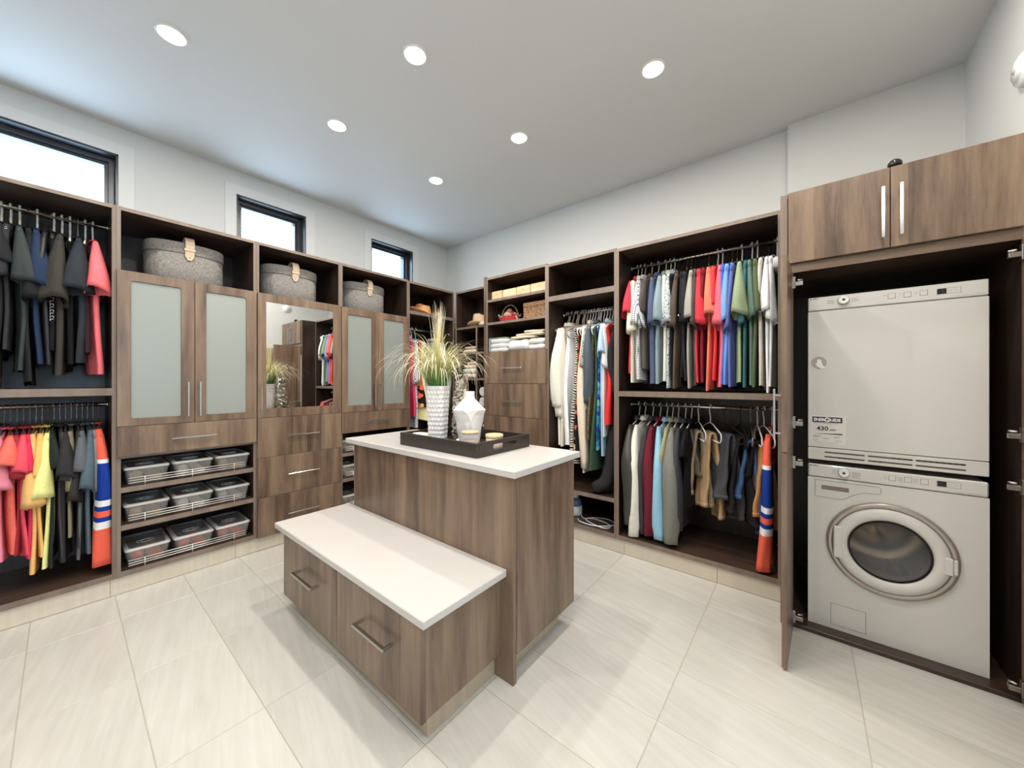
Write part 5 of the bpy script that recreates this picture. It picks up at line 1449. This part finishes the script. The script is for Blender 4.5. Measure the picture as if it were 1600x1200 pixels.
G['RU'] = [
    (-1.0280, 1.765, 1.318, 0.048, (200, 44, 62), 'shirt', 'red pink linen shirt leftmost on the upper right rail', 'grey', 0.028),
    (-0.9995, 1.631, 1.271, 0.038, (226, 208, 184), 'shirt', 'cream short sleeved shirt right of the red linen shirt', 'grey', 0.028),
    (-0.9710, 1.674, 1.275, 0.052, (232, 232, 230), 'check', 'white shirt with a fine grey check', 'grey', 0.040),
    (-0.9194, 1.771, 1.345, 0.028, (78, 71, 68), 'shirt', 'dark grey brown dotted shirt behind the check shirt', 'grey', 0.051),
    (-0.8692, 1.669, 1.262, 0.037, (72, 82, 110), 'shirt', 'slate blue shirt on the upper right rail', 'grey', 0.052),
    (-0.8158, 1.682, 1.289, 0.045, (122, 142, 147), 'shirt', 'grey teal short sleeved shirt', 'grey', 0.044),
    (-0.7820, 1.672, 1.284, 0.022, (214, 206, 192), 'shirt', 'ivory shirt squeezed between two grey shirts', 'grey', 0.031),
    (-0.7535, 1.668, 1.232, 0.040, (168, 178, 182), 'fleck', 'pale grey shirt flecked with small dark marks', 'grey', 0.028),
    (-0.7250, 1.700, 1.306, 0.022, (26, 26, 28), 'tee', 'black tee behind the pale flecked shirt', 'black', 0.028),
    (-0.6965, 1.645, 1.237, 0.030, (84, 71, 61), 'tee', 'taupe brown tee on the upper right rail', 'black', 0.028),
    (-0.6680, 1.694, 1.280, 0.026, (30, 31, 36), 'tee', 'black tee directly right of the taupe brown tee', 'gold', 0.028),
    (-0.6395, 1.666, 1.263, 0.030, (38, 38, 44), 'sleeveprint', 'charcoal tee with a white print on its sleeve', 'gold', 0.028),
    (-0.6110, 1.692, 1.250, 0.034, (152, 147, 138), 'tee', 'heather grey tee left of the red tees', 'black', 0.028),
    (-0.5825, 1.630, 1.246, 0.025, (74, 69, 65), 'tee', 'dark brown grey tee next to the bright crimson tee', 'black', 0.028),
    (-0.5540, 1.644, 1.255, 0.033, (204, 40, 60), 'tee', 'crimson tee on the upper right rail', 'black', 0.028),
    (-0.5255, 1.637, 1.272, 0.025, (120, 22, 36), 'tee', 'dark red tee behind the crimson tee', 'gold', 0.028),
    (-0.4970, 1.700, 1.226, 0.041, (250, 108, 82), 'tee', 'coral orange tee on the upper right rail', 'black', 0.028),
    (-0.4685, 1.748, 1.264, 0.028, (230, 40, 48), 'tee', 'scarlet tee right of the coral orange tee', 'white', 0.028),
    (-0.4400, 1.632, 1.252, 0.032, (240, 92, 112), 'tee', 'salmon pink tee left of the blue tees', 'white', 0.028),
    (-0.4115, 1.666, 1.248, 0.020, (56, 98, 182), 'tee', 'royal blue tee behind the light blue tee', 'black', 0.028),
    (-0.3830, 1.644, 1.240, 0.032, (104, 152, 214), 'tee', 'light blue tee on the upper right rail', 'gold', 0.028),
    (-0.3545, 1.590, 1.244, 0.024, (92, 102, 172), 'tee', 'periwinkle blue tee between the light blue and the sage tee', 'gold', 0.028),
    (-0.3260, 1.683, 1.276, 0.047, (134, 150, 114), 'tee', 'sage green tee on the upper right rail', 'white', 0.028),
    (-0.2975, 1.617, 1.264, 0.020, (50, 96, 102), 'tee', 'teal tee peeking out behind the sage green tee', 'black', 0.028),
    (-0.2690, 1.654, 1.264, 0.027, (84, 110, 100), 'tee', 'dark teal green tee', 'white', 0.028),
    (-0.2405, 1.673, 1.245, 0.031, (80, 96, 66), 'tee', 'forest green tee left of the white tees', 'white', 0.028),
    (-0.2120, 1.701, 1.246, 0.023, (192, 186, 176), 'tee', 'beige grey tee left of the white tees', 'black', 0.028),
    (-0.1835, 1.683, 1.219, 0.034, (236, 233, 229), 'tee', 'white tee hanging lowest on the upper right rail', 'black', 0.028),
    (-0.1550, 1.626, 1.257, 0.030, (222, 219, 214), 'tee', 'off white tee rightmost on the upper right rail', 'black', 0.028),
]
G['RL'] = [
    (-1.0160, 0.229, 0.144, 0.056, (56, 56, 51), 'leather', 'dark leather jacket leftmost on the lower right rail', 'white', 0.046),
    (-0.9701, 0.118, 0.141, 0.046, (224, 212, 196), 'long', 'cream long sleeved sweater reaching past the cabinet base', 'white', 0.053),
    (-0.9099, 0.176, 0.158, 0.027, (58, 58, 62), 'long', 'charcoal sweater right of the cream sweater', 'white', 0.057),
    (-0.8560, 0.177, 0.190, 0.041, (104, 24, 38), 'long', 'burgundy sweatshirt on the lower right rail', 'white', 0.052),
    (-0.8065, 0.169, 0.196, 0.040, (134, 182, 206), 'long', 'light blue long sleeved shirt', 'white', 0.045),
    (-0.7665, 0.381, 0.249, 0.022, (150, 148, 112), 'long', 'pale olive shirt between the light blue and the grey one', 'white', 0.040),
    (-0.7265, 0.168, 0.208, 0.057, (116, 116, 108), 'long', 'wide grey long sleeved shirt with a buttoned cuff', 'white', 0.044),
    (-0.6776, 0.258, 0.249, 0.034, (60, 63, 67), 'long', 'slate grey shirt right of the wide grey shirt', 'white', 0.044),
    (-0.6376, 0.751, 0.409, 0.030, (24, 24, 26), 'long', 'black jacket with its shoulder showing above the trousers', 'white', 0.040),
]
G['RB'] = [
    (-1.6450, 1.059, 0.760, 0.055, (222, 212, 196), 'long', 'cream cardigan with long sleeves leftmost in the long hanging bay', 'velvet', 0.034),
    (-1.6107, 0.975, 0.746, 0.038, (214, 204, 190), 'long', 'off white blouse behind the cream cardigan', 'velvet', 0.045),
    (-1.5546, 0.774, 0.731, 0.043, (236, 232, 226), 'dress', 'white long blouse in the long hanging bay', 'velvet', 0.057),
    (-1.4964, 1.471, 0.610, 0.032, (60, 58, 60), 'zebra', 'black and white patterned dress', 'velvet', 0.042),
    (-1.4704, 1.470, 0.731, 0.026, (150, 80, 50), 'floral', 'dress with an orange and black floral print', 'velvet', 0.026),
    (-1.4444, 1.469, 0.629, 0.026, (26, 25, 27), 'dress', 'black dress in the middle of the long hanging bay', 'white', 0.026),
    (-1.4184, 0.570, 0.554, 0.037, (216, 198, 176), 'long', 'beige long sleeved top hanging with its cuff down low', 'white', 0.026),
    (-1.3924, 1.368, 1.052, 0.036, (152, 148, 142), 'fleck', 'grey snakeskin print top', 'white', 0.026),
    (-1.3664, 1.104, 1.011, 0.041, (76, 86, 92), 'long', 'dark denim jacket below the snakeskin print top', 'white', 0.026),
    (-1.3404, 1.465, 0.796, 0.031, (112, 98, 70), 'sequin', 'gold brown sequined dress', 'white', 0.026),
    (-1.3144, 1.465, 0.542, 0.026, (60, 84, 66), 'dress', 'bottle green dress with a low hem', 'white', 0.026),
    (-1.2884, 1.464, 0.749, 0.031, (40, 120, 158), 'blueprint', 'teal and blue floral dress', 'white', 0.026),
    (-1.2624, 1.483, 0.671, 0.041, (164, 190, 216), 'shirt', 'pale blue shirt dress right of the teal dress', 'white', 0.026),
    (-1.2364, 1.376, 0.857, 0.025, (232, 228, 222), 'tee', 'white top with one sleeve showing beside the red dress', 'white', 0.026),
    (-1.2104, 1.460, 0.950, 0.045, (222, 22, 26), 'dress', 'bright red dress in the long hanging bay', 'white', 0.039),
    (-1.1585, 1.458, 0.756, 0.044, (40, 40, 41), 'robe', 'long black robe rightmost in the long hanging bay', 'white', 0.052),
]
G['CB'] = [
    (2.3585, 1.321, 0.893, 0.028, (214, 36, 84), 'dress', 'hot pink dress in the corner hanging bay', 'white', 0.041),
    (2.3997, 1.252, 0.772, 0.042, (196, 192, 190), 'fleck', 'grey and white print dress in the corner hanging bay', 'white', 0.054),
    (2.4671, 1.181, 0.984, 0.035, (236, 90, 74), 'floral', 'coral floral top in the corner hanging bay', 'white', 0.060),
    (2.5189, 1.251, 0.881, 0.029, (222, 206, 150), 'dress', 'pale yellow dress in the corner hanging bay', 'white', 0.141),
    (2.7500, 1.325, 1.025, 0.053, (206, 210, 208), 'fleck', 'silvery white print dress behind the tall vase', 'white', 0.136),
    (2.7900, 0.942, 0.827, 0.054, (152, 158, 150), 'long', 'pale sage cardigan at the right of the corner hanging bay', 'white', 0.040),
]
RX = 0.0
for bay, (axis, railv, zr, frontv) in {'LU': ('x', -3.45, 2.255, -3.22), 'LL': ('x', -3.45, 1.137, -3.22), 'CB': ('x', -3.45, 1.87, -3.23),
                                       'RU': ('y', 2.855, 2.18, 2.625), 'RL': ('y', 2.855, 1.10, 2.60), 'RB': ('y', 2.855, 1.88, 2.64)}.items():
    for i, (p, zc, zh, hw, rgb, kind, label, hk, gap) in enumerate(G[bay]):
        seed = hash_seed(bay, i)
        reach = abs(frontv - railv) + max(-0.028, min(0.022, (hw - 0.036) * 1.1))
        if axis == 'x': garment((railv, p, zr), 0.0, zc, zh, hw, rgb, kind, label, hk, reach, seed, gap)
        else: garment((p, railv, zr), -PI / 2, zc, zh, hw, rgb, kind, label, hk, reach, seed, gap)

# trousers folded over hangers on the lower right rail
TR = [
    # x, top, front hem, back hem, half width, colour, label, kind, hanger, turn
    (-0.642, 0.93, 0.62, 0.55, 0.085, (98, 91, 79), 'olive brown trousers left of the khaki cargo trousers', 'plain', 'black', 0.10),
    (-0.590, 0.925, 0.42, 0.50, 0.085, (138, 124, 104), 'khaki cargo trousers folded over a white hanger', 'plain', 'white', 0.42),
    (-0.515, 0.92, 0.34, 0.42, 0.085, (172, 142, 102), 'tan trousers folded over a hanger right of the khaki ones', 'plain', 'white', 0.50),
    (-0.425, 0.92, 0.36, 0.50, 0.105, (68, 69, 73), 'charcoal sweatpants hanging from a thin black hanger', 'plain', 'black', 0.72),
    (-0.335, 0.91, 0.345, 0.42, 0.09, (32, 31, 32), 'black trousers with a metal stud beside the blue jeans', 'plain', 'black', 0.30),
    (-0.278, 0.885, 0.30, 0.52, 0.075, (56, 82, 120), 'dark blue jeans folded over a hanger', 'denim', 'steel', 0.15),
    (-0.240, 0.885, 0.70, 0.66, 0.07, (24, 24, 26), 'short black shorts between the jeans and the camel trousers', 'plain', 'white', 0.2),
    (-0.205, 0.88, 0.35, 0.42, 0.075, (190, 134, 72), 'camel trousers folded over a white hanger beside the jersey', 'plain', 'white', 0.35),
]
for i, (x, zt_, zf, zb_, w, c, label, kind, hk, turn) in enumerate(TR):
    pt = (x, 2.83, 1.10)
    trousers(pt, -PI / 2 + turn, zt_ - 0.004, zf, zb_, w, c, label, kind, 60 + i, 0.020)
    h = hanger(hk, '%s hanger of the %s' % (HNAME[hk], label), (x, 2.855, 1.10), -PI / 2 + turn, None, bar=True)
garment((-0.163, 2.855, 1.10), -PI / 2, 0.16, 0.25, 0.034, (252, 78, 48), 'jersey', 'striped orange and blue hockey jersey ending the lower right rail', 'white', 0.27, 99)
# empty hangers
for i, x in enumerate((-0.133, -0.128, -0.1235)):
    hanger('white', ('left', 'middle', 'right')[i] + ' one of three bunched empty white hangers ending the upper right rail', (x - 0.006 * i, 2.855, 2.18), -PI / 2 + 0.05 * (i - 1), 'empty white hangers on the upper right rail')
for i, x in enumerate((-1.66, -1.572, -1.512)):
    hanger('velvet', ('leftmost', 'middle', 'rightmost')[i] + ' empty taupe velvet hanger among the cream cardigans, long hanging bay', (x, 2.855, 1.88), -PI / 2 - 0.25, 'empty taupe hangers in the long hanging bay')
for i, x in enumerate((-1.42, -1.395, -1.355, -1.29)):
    hanger('white', ('first', 'second', 'third', 'fourth')[i] + ' from the left of the empty white hangers, long hanging bay', (x, 2.855, 1.88), -PI / 2 - 0.2, 'empty white hangers in the long hanging bay')
# long black trousers under the robe, their end resting on the low shelf
t = thing('black_trousers', 'long black trousers whose end lies crumpled on the low shelf of the long hanging bay', 'trousers', (-1.19, 2.66, 0.403), None)
mb = MB(); mb.tube([(-1.165, 2.80, 1.10), (-1.17, 2.745, 0.85), (-1.18, 2.70, 0.62), (-1.20, 2.68, 0.52), (-1.225, 2.655, 0.475), (-1.27, 2.63, 0.452), (-1.30, 2.615, 0.448)], [0.05, 0.055, 0.056, 0.054, 0.052, 0.046, 0.034], 16)
mb.build('legs', fabric((36, 36, 37)), t)
